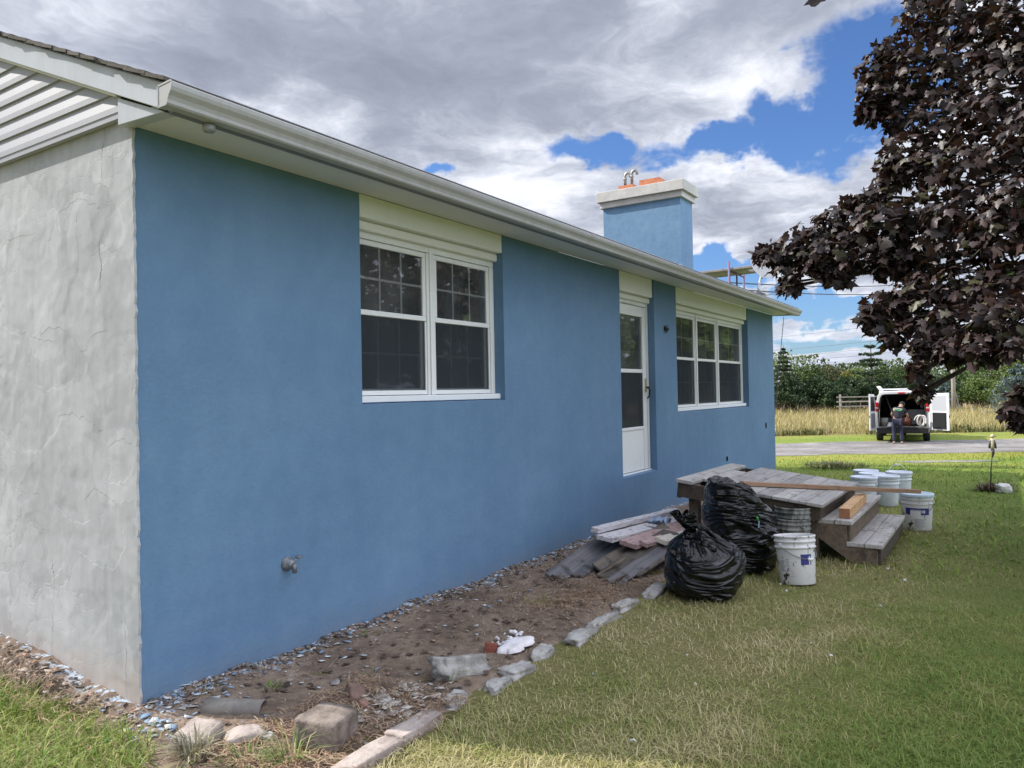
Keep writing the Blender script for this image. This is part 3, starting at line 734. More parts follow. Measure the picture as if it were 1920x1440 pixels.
def bed(name, x0, x1, y0, y1, d, ex=.25):
    nx, ny = int((x1-x0)/d), int((y1-y0)/d)
    V = []
    for i in range(nx+1):
        for j in range(ny+1):
            x, y = x0 + (x1-x0)*i/nx, y0 + (y1-y0)*j/ny
            e = min(1, min((y-y0)/.18, (x-x0)/ex, (x1-x)/(.4 if ex > .2 else .01))); e = max(0, e + (.35 if ex > .2 else .1)*mn.noise((x*3, y*3, 8)))
            V.append((x, y, -.03 + (bed_h(x, y) + .03)*min(1, e)))
    I = np.arange((nx+1)*(ny+1)).reshape(nx+1, ny+1)
    F = np.stack([I[:-1, :-1], I[1:, :-1], I[1:, 1:], I[:-1, 1:]], -1).reshape(-1, 4)
    return tag(np_mesh(name, V, F, SOIL, smooth=True), kind='structure')
bed('earth_bed', -.42, 8.2, -1.34, .05, .028)
bed('earth_strip', -.21, .02, -.16, 6.0, .02, .10)

# ---------------------------------------------------------------- grass, straw and litter
def blades(n, t0, t1, smin, smax, lmin, lmax, wmin, wmax, keep, pw=0.0, lean=(.35, 1.25), seed=1, patch=True):
    r = np.random.default_rng(seed)
    u = r.random(n)
    t = t0*(t1/t0)**u if pw == 0 else t0 + (t1-t0)*u**pw
    s = t*(smin + (smax-smin)*r.random(n))
    x = C0[0] + FXY[0]*t + RXY[0]*s; y = C0[1] + FXY[1]*t + RXY[1]*s
    k = keep(x, y); x, y, t = x[k], y[k], t[k]; n = len(x)
    z = terr_np(x, y) - .004
    L = lmin + (lmax-lmin)*r.random(n)**1.5; w = (wmin + (wmax-wmin)*r.random(n))*.5
    if patch:                                           # tufts: longer in some places than others
        cl = .5 + .5*np.sin(x*3.1 + 2*np.sin(y*2.3))*np.sin(y*3.7 + 1.5*np.sin(x*1.9)); L = L*(.65 + .7*cl)
    az = r.random(n)*2*np.pi; ln = lean[0] + (lean[1]-lean[0])*r.random(n)
    d = np.stack([np.cos(az)*np.sin(ln), np.sin(az)*np.sin(ln), np.cos(ln)], -1)
    bend = np.stack([np.cos(az), np.sin(az), -.6 + 0*az], -1)*(L*.35)[:, None]
    sd = np.stack([-np.sin(az + .6*(r.random(n)-.5)), np.cos(az), 0*az], -1)*w[:, None]
    B = np.stack([x, y, z], -1); Mi = B + d*(L*.55)[:, None]; T = B + d*L[:, None] + bend
    V = np.empty((n, 5, 3)); V[:, 0] = B - sd; V[:, 1] = B + sd; V[:, 2] = Mi + sd*.75; V[:, 3] = Mi - sd*.75; V[:, 4] = T
    I = np.arange(n)*5
    F = np.concatenate([np.stack([I, I+1, I+2], -1), np.stack([I, I+2, I+3], -1), np.stack([I+3, I+2, I+4], -1)])
    tint = np.repeat(r.random(n), 5)
    return V.reshape(-1, 3), F, tint
def blade_mat(name, cols, patchy=True, trans=.25):
    m, t, b = new_mat(name)
    a = N(t, 'ShaderNodeAttribute'); a.attribute_name = 'tint'
    f = a.outputs['Fac']
    if patchy: f = M(t, 'ADD', M(t, 'MULTIPLY', f, .50), M(t, 'SUBTRACT', M(t, 'MULTIPLY', lawn_tone(t, vec(t)), 1.6), .60))
    c = RAMP(t, f, cols)
    t.links.new(c, b.inputs['Base Color']); b.inputs['Roughness'].default_value = .6; b.inputs['Specular IOR Level'].default_value = .3
    tl = N(t, 'ShaderNodeBsdfTranslucent'); t.links.new(c, tl.inputs[0])
    mx = N(t, 'ShaderNodeMixShader'); mx.inputs[0].default_value = trans
    o = t.nodes['Material Output']
    t.links.new(b.outputs[0], mx.inputs[1]); t.links.new(tl.outputs[0], mx.inputs[2]); t.links.new(mx.outputs[0], o.inputs[0])
    return m
LAWNM = blade_mat('lawn_blade', [(.06, (.095, .168, .022)), (.34, (.180, .258, .046)), (.50, (.275, .285, .085)), (.68, (.40, .35, .155)), (.95, (.56, .50, .29))])
def keep_lawn(x, y):
    wob = .05*np.sin(x*9) + .03*np.sin(x*23)
    ok = (y < -1.33 + wob) | (x > 8.0) | ((x < -.135 + .03*np.sin(y*7) + .03*np.sin(y*19)) & (y > -.4)) | ((x < -.24 + .1*np.sin(y*13)) & (y <= -.4))
    ok &= ~((x > -.10) & (x < 12.2) & (y > -.05) & (y < 8))
    edge = ((x < -.1) & (y > -1.5) & (y < .3)); rr = np.random.default_rng(3).random(len(x))
    return ok & ~(edge & (rr < .35))
def along(x, y): return FXY[0]*(x-C0[0]) + FXY[1]*(y-C0[1])
def keep_near(x, y): return keep_lawn(x, y) & (np.random.default_rng(6).random(len(x)) > (along(x, y)-6.0)/3.5)
Vb, Fb, Tb = blades(185000, 2.1, 9.5, -.78, .80, .020, .070, .0022, .0046, keep_near, seed=2)
tag(np_mesh('lawn_grass', Vb, Fb, LAWNM, attr=Tb), kind='stuff')
def keep_mid(x, y):
    t = FXY[0]*(x-C0[0]) + FXY[1]*(y-C0[1]); s = RXY[0]*(x-C0[0]) + RXY[1]*(y-C0[1])
    return keep_lawn(x, y) & (np.random.default_rng(9).random(len(x)) < (t-5.5)/5.0) & ~((t > 22.3) & (t < 32.2)) & ~((t > 15.6) & (t < 17.2) & (s > 8.2) & (s < 10.5) & (np.random.default_rng(5).random(len(x)) < .75))
LAWNF = blade_mat('far_lawn_blade', [(.12, (.115, .205, .022)), (.40, (.185, .295, .036)), (.62, (.27, .33, .06)), (.95, (.44, .40, .14))])
Vb, Fb, Tb = blades(105000, 5.5, 36.5, -.72, .80, .05, .11, .006, .016, keep_mid, seed=4)
tag(np_mesh('lawn_grass', Vb, Fb, LAWNF, attr=Tb), kind='stuff')
Vb, Fb, Tb = blades(26000, 2.2, 6.0, -.80, -.36, .04, .13, .004, .008, lambda x, y: keep_lawn(x, y) & (x < -.12) & (y > -.75), seed=12, lean=(.2, 1.1))
tag(np_mesh('corner_grass', Vb, Fb, blade_mat('lush_blade', [(.08, (.10, .18, .02)), (.45, (.19, .27, .045)), (.75, (.30, .34, .09)), (1, (.48, .43, .20))], False, .35), attr=Tb), kind='stuff')
Vb, Fb, Tb = blades(26000, 2.1, 8.5, -.3, .80, .04, .095, .0026, .005, lambda x, y: keep_lawn(x, y) & (np.sin(x*2.1+1.3*np.sin(y*1.7))*np.sin(y*2.9+x) > .1), seed=13, lean=(.5, 1.4))
tag(np_mesh('lawn_tufts', Vb, Fb, LAWNM, attr=Tb), kind='stuff')
Vb, Fb, Tb = blades(60000, 2.1, 16, .78, 2.6, .03, .09, .004, .009, keep_lawn, seed=14)
tag(np_mesh('lawn_grass', Vb, Fb, LAWNM, attr=Tb), kind='stuff')
# tall dry meadow beyond the drive
MEADM = blade_mat('meadow_blade', [(.05, (.15, .17, .045)), (.3, (.27, .24, .09)), (.6, (.42, .34, .17)), (.85, (.52, .43, .25)), (1, (.54, .50, .12))], False)
Vb, Fb, Tb = blades(60000, 36.4, 66, -.75, .85, .40, 1.0, .012, .030, lambda x, y: np.ones(len(x), bool), seed=6, lean=(.02, .75))
tag(np_mesh('meadow_grass', Vb, Fb, MEADM, attr=Tb), kind='stuff')
LOWM = blade_mat('meadow_edge_weed', [(.1, (.06, .085, .022)), (.5, (.12, .13, .04)), (.9, (.25, .21, .09))], False)
Vb, Fb, Tb = blades(9000, 35.9, 37.4, -.75, .85, .25, .55, .03, .06, lambda x, y: (np.sin(x*1.3+y*2.1)+np.sin(y*.7-x*.4) > -.3), seed=8, lean=(.1, .8))
tag(np_mesh('meadow_edge_weeds', Vb, Fb, LOWM, attr=Tb), kind='stuff')
Vb, Fb, Tb = blades(2600, 62, 68, -.75, .85, .8, 1.5, .02, .05, lambda x, y: np.ones(len(x), bool), seed=18, lean=(.02, .4))
tag(np_mesh('rusty_undergrowth', Vb, Fb, blade_mat('rusty_stem', [(.1, (.09, .065, .05)), (.9, (.22, .16, .12))], False), attr=Tb), kind='stuff')

def tuft(n, cx, cy, R, l0, l1, w, seed, z0=0.0, lean=(.1, 1.0)):
    r = np.random.default_rng(seed); a = r.random(n)*2*np.pi; q = R*np.sqrt(r.random(n))
    x, y = cx + q*np.cos(a), cy + q*np.sin(a); L = l0 + (l1-l0)*r.random(n)
    az = a + .8*(r.random(n)-.5); ln = lean[0] + (lean[1]-lean[0])*r.random(n)
    d = np.stack([np.cos(az)*np.sin(ln), np.sin(az)*np.sin(ln), np.cos(ln)], -1)
    B = np.stack([x, y, np.full(n, z0)], -1); sd = np.stack([-np.sin(az), np.cos(az), 0*az], -1)*w/2
    Mi = B + d*(L*.55)[:, None]; T = B + d*L[:, None] + np.stack([np.cos(az), np.sin(az), -1.0+0*az], -1)*(L*.3)[:, None]
    V = np.empty((n, 5, 3)); V[:, 0] = B - sd; V[:, 1] = B + sd; V[:, 2] = Mi + sd*.8; V[:, 3] = Mi - sd*.8; V[:, 4] = T
    I = np.arange(n)*5
    F = np.concatenate([np.stack([I, I+1, I+2], -1), np.stack([I, I+2, I+3], -1), np.stack([I+3, I+2, I+4], -1)])
    return V.reshape(-1, 3), F, np.repeat(r.random(n), 5)
WEEDM = blade_mat('weed_blade', [(.1, (.09, .16, .03)), (.55, (.19, .25, .07)), (.8, (.33, .29, .13)), (1, (.42, .36, .2))], False)
DRYM = blade_mat('dry_clump_blade', [(.1, (.13, .13, .08)), (.5, (.27, .25, .15)), (.9, (.42, .39, .27))], False)
for (cx, cy, R, n, l0, l1, w, mt, lab) in [
        (-.17, -.66, .055, 130, .09, .19, .006, DRYM, 'grey dry grass clump flopped open beside the flat pinkish stone'),
        (.02, -1.03, .06, 60, .08, .22, .006, WEEDM, 'tall green weed tuft in front of the square rough block'),
        (-.10, -.92, .10, 110, .05, .13, .005, WEEDM, 'low bright green tuft at the bottom edge left of the rough block'),
        (1.02, -1.06, .03, 16, .06, .16, .005, WEEDM, 'few thin weed stems in front of the big pale concrete chunk'),
        (.47, -.34, .04, 24, .03, .07, .010, WEEDM, 'small leafy weed close to the wall past the clay pipe'),
        (.26, -.12, .02, 14, .04, .09, .008, WEEDM, 'single seedling at the foot of the blue wall'),
        (1.35, -.20, .05, 24, .03, .07, .008, WEEDM, 'small weed amid paint chips under the hose tap')]:
    Vb, Fb, Tb = tuft(n, cx, cy, R, l0, l1, w, hash((cx, cy)) % 9999, .01)
    tag(np_mesh('weed_tuft', Vb, Fb, mt, attr=Tb), lab, 'weed')
def litter(name, n, region, l0, l1, w, mt, seed, kind='stuff', zf=bed_h, flat=.25):
    r = np.random.default_rng(seed); V = []; F = []; T = []
    k = 0
    while k < n:
        x, y = region(r)
        z = zf(x, y) + .004 + r.random()*.012; a = r.random()*6.283; L = l0 + (l1-l0)*r.random()
        dx, dy, dz = math.cos(a)*L/2, math.sin(a)*L/2, (r.random()-.5)*L*flat; wx, wy = -math.sin(a)*w/2, math.cos(a)*w/2
        b = len(V)
        V += [(x-dx-wx, y-dy-wy, z-dz), (x-dx+wx, y-dy+wy, z-dz), (x+wx, y+wy, z+.008), (x-wx, y-wy, z+.008), (x+dx, y+dy, z+dz)]
        F += [(b, b+1, b+2), (b, b+2, b+3), (b+3, b+2, b+4)]; T += [r.random()]*5; k += 1
    return tag(np_mesh(name, V, F, mt, attr=T), kind=kind)
NEED = blade_mat('dry_straw', [(0, (.16, .095, .060)), (.5, (.34, .22, .14)), (1, (.52, .41, .28))], False)
litter('pine_straw', 2300, lambda r: (-.15 + 1.0*r.random()**1.3, -.62 - .72*r.random()), .04, .11, .004, NEED, 21)
litter('pine_straw', 2600, lambda r: (r.normal(2.75, .35), min(-.30, r.normal(-.88, .20))), .03, .10, .003, NEED, 22)
litter('pine_straw', 1800, lambda r: (-.1 + 4.5*r.random(), -.1 - 1.15*r.random()), .02, .07, .003, NEED, 23)
litter('pine_straw', 700, lambda r: (-.08 - .3*r.random()**.7, -.3 + 3*r.random()), .03, .09, .0035, NEED, 24)
def chips(name, n, region, s0, s1, mt, seed, zf=bed_h):
    """thin ragged flakes of render and paint lying on the soil"""
    r = np.random.default_rng(seed); V = []; F = []; T = []
    for _ in range(n):
        x, y = region(r); s = s0 + (s1-s0)*r.random()**2.5; k = r.integers(5, 8); z = zf(x, y) + .004 + .006*r.random()
        nx, ny = (r.random(2)-.5)*.5; b = len(V); ph = r.random()*6.28; st = .5 + r.random()*.5; ca, sa = math.cos(ph), math.sin(ph)
        pts = []
        for i in range(k):
            a = 6.283*i/k; q = s*(.25 + 1.1*r.random()); u, v = q*math.cos(a), q*math.sin(a)*st
            dx, dy = u*ca - v*sa, u*sa + v*ca; pts.append((x+dx, min(y+dy, -.004) if y < 0 else y+dy, z + nx*dx + ny*dy))
        V += pts + [(p[0], p[1], p[2]-.002) for p in pts] + [(x, y, z+.002)]; tv = r.random(); T += [tv]*(2*k+1)
        for i in range(k):
            j = (i+1) % k; F += [(b+i, b+j, b+2*k), (b+i, b+k+i, b+k+j), (b+i, b+k+j, b+j)]
    return tag(np_mesh(name, V, F, mt, attr=T), kind='stuff')
def chip_mat(name, cols):
    m, t, b = new_mat(name); a = N(t, 'ShaderNodeAttribute'); a.attribute_name = 'tint'
    t.links.new(RAMP(t, a.outputs['Fac'], cols, 'CONSTANT'), b.inputs['Base Color']); b.inputs['Roughness'].default_value = .7
    return m
CHIP = chip_mat('render_flakes', [(0, (.20, .27, .35)), (.25, (.40, .45, .50)), (.5, (.52, .53, .53)), (.7, (.15, .22, .31)), (.85, (.33, .31, .29))])
RUB = chip_mat('rubble', [(0, (.10, .078, .060)), (.3, (.19, .145, .112)), (.6, (.28, .225, .18)), (.8, (.07, .056, .046)), (.90, (.28, .16, .11))])
def wallside(r): return (-.02 + 6.2*r.random()**1.25, -.01 - abs(r.normal(0, .075)))
chips('paint_flakes', 380, wallside, .004, .026, CHIP, 31)
chips('paint_flakes', 70, lambda r: (r.normal(.10, .12), r.normal(-.18, .11)), .006, .042, CHIP, 32)
chips('paint_flakes', 45, lambda r: (r.normal(-.10, .05), r.normal(-.28, .15)), .006, .036, CHIP, 33)
chips('paint_flakes', 90, lambda r: (.1 + 3.2*r.random(), -.12 - .7*r.random()**1.6), .006, .03, CHIP, 34)
chips('soil_rubble', 1500, lambda r: (-.15 + 6*r.random(), -.01 - abs(r.normal(0, .065))), .004, .030, RUB, 35)
chips('soil_rubble', 900, lambda r: (-.2 + 4.5*r.random(), -.05 - 1.2*r.random()), .005, .022, RUB, 36)
chips('soil_rubble', 420, lambda r: (-.05 - .16*r.random()**.8, -.1 + 3.0*r.random()), .008, .035, RUB, 37)
chips('soil_rubble', 160, lambda r: (r.normal(.62, .14), r.normal(-1.02, .12)), .01, .04, chip_mat('pale_rubble', [(0, (.40, .37, .34)), (.5, (.52, .49, .45)), (.8, (.30, .27, .25))]), 38)
litter('fallen_leaves', 150, lambda r: (-.15 + 4.3*r.random(), -.06 - 1.15*r.random()), .03, .07, .03, blade_mat('brown_leaf', [(0, (.05, .035, .028)), (1, (.16, .11, .08))], False), 39)
litter('lawn_specks', 12, lambda r: (.6 + 5*r.random(), -1.6 - 1.8*r.random()), .012, .035, .016, chip_mat('speck', [(0, (.45, .45, .43)), (.7, (.34, .38, .40))]), 40, zf=lambda x, y: .035)

# ---------------------------------------------------------------- stones and masonry pieces
def stone_mat(name, a, b2, sp=.5):
    return mat(name, a, b2, 9, .9, .15, bs=.8, bd=.012, bscale=45, lo=.35, hi=.65)
ST_PALE = stone_mat('pale_concrete', (.41, .395, .37), (.22, .208, .19)); ST_PINK = stone_mat('pinkish_stone', (.42, .36, .32), (.27, .225, .20))
ST_ROUGH = stone_mat('rough_aggregate', (.26, .215, .18), (.12, .10, .085)); ST_BRICK = stone_mat('red_brick', (.23, .075, .05), (.16, .06, .045)); ST_BRN = stone_mat('brown_brick', (.20, .13, .10), (.12, .085, .07))
def rock(name, c, sz, rz, mt, label, cat, seed, rough=.18, boxy=.7, tilt=(0, 0), group=None):
    """a chunk: rounded cube, knocked about with noise"""
    me = bpy.data.meshes.new(name); bm = bmesh.new(); bmesh.ops.create_cube(bm, size=2); bmesh.ops.subdivide_edges(bm, edges=bm.edges[:], cuts=9, use_grid_fill=True)
    for v in bm.verts:
        p = v.co.copy(); s = p.normalized()*1.15; p = s.lerp(p, boxy)
        o = Vector((seed*7.3, seed*3.1, seed))
        d = mn.noise(p*.9 + o)*rough*1.6 + mn.noise(p*2.3 + o)*rough*.8 + mn.noise(p*6 + o)*rough*.3
        cut = mn.noise(Vector((p.x*.7, p.y*.7, p.z*.7)) + o*2)
        p = p*(1 + d); v.co = Vector((p.x*sz[0]/2, p.y*sz[1]/2, p.z*sz[2]/2))
    bm.to_mesh(me); bm.free(); me.materials.append(mt)
    me.polygons.foreach_set('use_smooth', [True]*len(me.polygons))
    o = bpy.data.objects.new(name, me); COL.objects.link(o); o.location = c; o.rotation_euler = (tilt[0], tilt[1], rz)
    return tag(o, label, cat, group)
rock('loose_stone', (-.075, -.545, .035), (.20, .15, .085), .35, ST_PINK, 'flat pinkish stone in the sun nearest the corner of the house', 'stone', 1, .10, .75, (.10, -.08))
rock('loose_stone', (.055, -.70, .02), (.17, .13, .07), -.5, ST_PINK, 'low pale stone half buried in straw between the flat pinkish stone and the square block', 'stone', 2, .2, .5)
rock('concrete_block', (.235, -1.005, .062), (.215, .20, .13), .30, ST_ROUGH, 'square rough brown block with pebbly top standing on the straw', 'block', 3, .05, .93, (.06, .05))
rock('concrete_chunk', (1.165, -1.03, .035), (.33, .17, .12), -.25, ST_PALE, 'large wedge of pale concrete lying in the dirt bed', 'concrete chunk', 4, .20, .7, (-.25, .18))
rock('brick', (1.50, -1.00, .030), (.09, .07, .075), .5, ST_BRICK, 'dark red brick end beside the white plaster splash', 'brick', 5, .03, .95, (.1, .3))
rock('brick', (.60, -.82, .035), (.13, .09, .075), .9, ST_BRN, 'broken brown brick on the dirt behind the square block', 'brick', 6, .10, .9, (.3, -.2))
rock('brick', (.565, -.93, .02), (.10, .06, .05), .2, stone_mat('pink_brick', (.27, .15, .12), (.20, .12, .10)), 'pinkish brick piece leaning in front of the brown one', 'brick', 7, .12, .85, (.5, .2))
rock('loose_stone', (.64, -.95, .02), (.12, .07, .06), 1.3, ST_PALE, 'small grey chunk beside the pinkish brick piece', 'stone', 8, .2, .6)
rock('loose_stone', (.845, -1.24, .02), (.13, .09, .05), .1, ST_PALE, 'small speckled stone between two edging kerb pieces', 'stone', 9, .18, .6)
rock('loose_stone', (.10, -.80, .018), (.055, .045, .05), .1, ST_PALE, 'little white stone left of the square block', 'stone', 10, .2, .4)
kerbs = [(.02, .365, 'longest sunlit edging kerb at the bottom of the picture'), (.372, .66, 'edging kerb half in sun, second from the bottom'),
         (1.03, 1.20, 'short buried kerb piece by the turf below the pale concrete wedge'), (1.23, 1.45, 'kerb piece next to the white plaster splash'),
         (1.54, 1.72, 'rounded kerb stone a step beyond the plaster splash'), (1.86, 2.16, 'long pale kerb stone half way to the black bags'),
         (2.22, 2.52, 'grey kerb stone after the long pale one'), (2.62, 2.88, 'low kerb stone near the straw heap'), (3.0, 3.35, 'kerb stone touching the tied black bag')]
for i, (a, b, lab) in enumerate(kerbs):
    rock('edging_kerb', ((a+b)/2, -1.285 + .022*math.sin(i*2.1), .006 if i < 2 else -.002 - .006*math.sin(i*1.3)), (b-a, .10 + .02*math.sin(i*2.7), .075), .03*math.sin(i*1.7) if i < 2 else .12*math.sin(i*1.7), ST_PALE if i > 1 else ST_PINK, lab, 'kerb stone', 20+i, .09 if i < 2 else .20, .86 if i < 2 else .68, (.05*math.sin(i*5), .05*math.sin(i*3)), 'kerb stones edging the earth bed')
def plaster():
    m = MB(); r = random.Random(4); n = 46; rim = []
    for k in range(n):
        a = 6.283*k/n; q = (1 + .30*mn.noise((math.cos(a)*1.6, math.sin(a)*1.6, 4)) + .22*mn.noise((math.cos(a)*5, math.sin(a)*5, 9)))
        rim.append((1.60 + .155*q*math.cos(a), -1.10 + .075*q*math.sin(a)))
    vs = []
    for f, h in ((1, .004), (.93, .024), (.6, .034), (.25, .040)):
        vs += [(1.60 + (x-1.60)*f, -1.10 + (y+1.10)*f, .03 + h + .012*mn.noise((x*20*f, y*20*f, f))) for x, y in rim]
    fs = [(i*n+k, i*n+(k+1) % n, (i+1)*n+(k+1) % n, (i+1)*n+k) for i in range(3) for k in range(n)] + [tuple(3*n+k for k in range(n))]
    m.add(vs, fs)
    for _ in range(16):
        x, y, s = 1.66 + r.uniform(-.12, .14), -.985 + r.uniform(-.05, .05), r.uniform(.008, .022)
        m.box((x, y, .045), (s*2, s*1.3, s), (r.random(), r.random(), r.random()*3))
    tag(m.build('plaster_splash', mat('white_plaster', (.72, .68, .70), (.55, .52, .52), 12, .8, bs=.6, bscale=60), smooth=True), 'splash of dried white plaster with crumbs on the dirt by the red brick', 'plaster')
plaster()
def clay_pipe():
    m = MB(); n = 14; R = .058; vs = []
    for (u, k) in ((-.15, 1), (-.02, 1.02), (.10, 1.0), (.135, 1.05)):
        for i in range(n+1):
            a = math.pi*(-.12 + 1.24*i/n); rr = R*k + .006*mn.noise((u*9, i*.6, 1)); vs.append((u, rr*math.cos(a), rr*math.sin(a)*.75))
    for (u, k) in ((-.15, .82), (-.02, .84), (.10, .83), (.132, .86)):
        for i in range(n+1):
            a = math.pi*(-.12 + 1.24*i/n); vs.append((u, R*k*math.cos(a), R*k*math.sin(a)*.75))
    s = n+1; fs = []
    for i in range(3):
        for k in range(n): fs += [(i*s+k, i*s+k+1, (i+1)*s+k+1, (i+1)*s+k), (4*s+i*s+k, 4*s+(i+1)*s+k, 4*s+(i+1)*s+k+1, 4*s+i*s+k+1)]
    for k in range(n): fs += [(3*s+k, 3*s+k+1, 7*s+k+1, 7*s+k), (k, 4*s+k, 4*s+k+1, k+1)]
    m.add(vs, fs)
    o = m.build('pipe_piece', mat('grey_clay', (.26, .235, .20), (.16, .145, .13), 12, .85, bs=.5), smooth=True)
    o.location = (.235, -.395, .018); o.rotation_euler = (0, .03, -1.05)
    tag(o, 'broken half of a grey clay pipe open towards the camera in the rubble', 'pipe piece')
clay_pipe()
# ================================================================= LUMBER, DECK, BAGS, BUCKETS
GREYW = wood('weathered_grey_wood', (.275, .262, .25), (.50, .482, .465), (.5, 12, 12), 4, .8, (.13, .11, .10))
DARKW = wood('dark_brown_wood', (.045, .036, .028), (.12, .095, .072), (.6, 14, 14), 4, .85, (.03, .025, .02))  # much darker brown than the deck boards, for joists, legs and bottom riser
BRNW = wood('brown_treated_wood', (.10, .075, .055), (.20, .155, .115), (2.0, 9, 9), 3, .85, (.06, .05, .04))
FRESH = wood('fresh_pine', (.46, .26, .13), (.64, .42, .23), (.8, 22, 22), 3.4, .6, (.40, .22, .11))
ENDG = wood('pine_end_grain', (.28, .12, .06), (.42, .20, .11), (9, 9, 9), 4, .75)
def deck():
    root = empty('wooden_steps', (4.79, -2.17, 0))
    tag(root, 'weathered wooden porch platform with two steps pulled away from the blue wall and tilting', 'wooden steps')
    L = lambda x, y, z: Vector((x, y, z))
    X = Vector((1, -.016, 0)).normalized(); Y = Vector((0, 1.27, .155)).normalized(); Zv = X.cross(Y)
    O = Vector((0, 0, .5)); Wd, D = 1.66, 1.285
    Rm = Matrix((X, Y, Zv)).transposed()
    def db(m, x0, x1, y0, y1, z0, z1):
        c = O + X*(x0+x1)/2 + Y*(y0+y1)/2 + Zv*(z0+z1)/2
        m.box(c, (x1-x0, y1-y0, z1-z0), Rm)
    bw = .1385; y = -.022; rnd = random.Random(8)
    k = 0
    while y + bw < D - .05:
        m = MB(); notch = (k == 8 - 1)
        xa, xb = (.27, 1.16) if notch else (-.03 + rnd.uniform(-.006, .006), Wd + .03 + rnd.uniform(-.012, .012))
        db(m, xa, xb, y, y+bw, -.028 + rnd.uniform(-.002, .0), 0 + rnd.uniform(-.002, .002))
        m.build('deck_board', GREYW, root, bevel=.004)
        y += bw + .0055; k += 1
    m = MB(); db(m, -.03, Wd - .02, y, D+.01, -.03, .004); m.build('deck_board', GREYW, root, bevel=.004)
    for args in ((0, Wd, 0, .038, -.15, -.0285), (0, Wd, D-.045, D-.006, -.175, -.0315), (0, .038, .0385, D-.0455, -.165, -.0285), (Wd-.038, Wd, .0385, D-.0455, -.165, -.0285), (.80, .838, .0385, D-.0455, -.16, -.0295), (.40, .438, .0385, D-.0455, -.16, -.0295), (1.22, 1.258, .0385, D-.0455, -.16, -.0295)):
        m = MB(); db(m, *args); m.build('rim_joist', DARKW if args[0] != 0 or args[1] > 1 else DARKW, root, bevel=.003)
    for (x, yy) in ((.09, .09), (Wd-.09, .09), (.12, D-.12), (Wd-.12, D-.12)):
        p = O + X*x + Y*yy; m = MB(); m.bx(p.x-.045, p.x+.045, p.y-.045, p.y+.045, -.03, p.z-.04); m.build('leg', DARKW, root, bevel=.004)
    # the flight of two steps
    def st(x, y, z): return (x - 4.79, y + 2.17, z)
    def tb(name, x0, x1, y0, y1, z0, z1, mt):
        m = MB(); a = st(x0, y0, z0); b = st(x1, y1, z1); m.bx(a[0], b[0], a[1], b[1], z0, z1); m.build(name, mt, root, bevel=.004)
    for (x0, x1, yn, zt) in ((4.862, 6.67, -2.40, .358), (4.852, 6.56, -2.632, .178)):
        tb('tread_board', x0, x1, yn, yn+.138, zt-.036, zt, GREYW); tb('tread_board', x0+.01, x1+.004, yn+.143, yn+.281, zt-.0365, zt-.001, GREYW)
    tb('riser', 4.90, 6.63, -2.382, -2.360, .1785, .3215, BRNW); tb('riser', 4.89, 6.52, -2.615, -2.593, .005, .1415, DARKW)
    tb('riser', 4.87, 6.6, -2.105, -2.08, .3585, .46, BRNW)
    for x in (4.872, 5.70, 6.50):
        m = MB(); m.prism([(yy+2.17, z) for yy, z in ((-2.591, 0), (-2.591, .1415), (-2.356, .1415), (-2.356, .3215), (-2.11, .3215), (-2.11, .205), (-2.40, -.005))], 0, x-4.79, x-4.79+.04)
        m.build('stringer', BRNW, root, bevel=.003)
deck()
def long_plank():
    root = empty('long_plank', (5.7, -2.1, .53)); a, b = Vector((6.40, -2.775, .446)), Vector((5.02, -1.43, .6145))
    o = Vector((5.7, -2.1, .53)); m = MB()
    m.beam((0, 0, 0), (b-a).length*Vector((1, 0, 0)), .072, .038)
    q = (b-a).to_track_quat('X', 'Z')
    p = m.build('long_plank', [wood('reddish_plank', (.30, .17, .11), (.46, .31, .21), (.5, 16, 16), 4, .7, (.22, .13, .09))], None, bevel=.003)
    bpy.data.objects.remove(root); p.location = a; p.rotation_mode = 'QUATERNION'; p.rotation_quaternion = q
    tag(p, 'long thin reddish plank laid slantwise across the porch platform towards the lidded bucket', 'plank')
long_plank()
def block():
    m = MB(); m.box((0, 0, 0), (1.06, .092, .089)); e = m.build('timber_block', FRESH, None, bevel=.006, seg=2)
    e.location = (5.50, -2.315, .4035); e.rotation_euler = (0, 0, .018)
    tag(e, 'short fresh yellow pine post offcut lying on the upper step', 'timber offcut')
    c = MB(); c.box((-.531, 0, 0), (.004, .086, .083)); c.build('end_grain', ENDG, e, bevel=.002)
block()
WBRD = splat('old_white_paint_board', (.52, .50, .52), (.15, .125, .11), 13, .54, .62, .7, (.45, .38, .38), (.5, 4, 4))
PBRD = splat('faded_pink_board', (.36, .245, .235), (.14, .10, .085), 12, .53, .62, .75, (.33, .20, .19), (.5, 4, 4))
CBRD = splat('cream_board', (.52, .47, .40), (.22, .18, .14), 10, .58, .66, .75, (.40, .34, .28), (.5, 4, 4))
SLATE = wood('grey_siding_board', (.06, .06, .068), (.165, .16, .17), (.5, 10, 10), 4, .55, (.035, .032, .03), .4)
SLATE2 = wood('brown_grey_siding_board', (.055, .048, .042), (.155, .135, .115), (.5, 10, 10), 4, .7, (.035, .03, .026), .4)
SHINY = wood('bright_aluminium_strip', (.30, .30, .31), (.50, .50, .51), (.5, 8, 8), 4, .4, (.14, .14, .15), .2)
def board(a, b, w, h, mt, roll, label, seg=1, warp=0.0, cat='board', group='old boards heaped by the wall', name='old_board', nails=0):
    a, b = Vector(a), Vector(b); m = MB()
    m.beam((0, 0, 0), Vector(((b-a).length, 0, 0)), w, h, (0, 0, 1), seg=seg, warp=warp)
    o = m.build(name, mt, None, bevel=min(h*.18, .004)); o.location = a
    o.rotation_mode = 'QUATERNION'; q = (b-a).to_track_quat('X', 'Z')
    o.rotation_quaternion = q @ Euler((roll, 0, 0)).to_quaternion()
    return tag(o, label, cat, group)
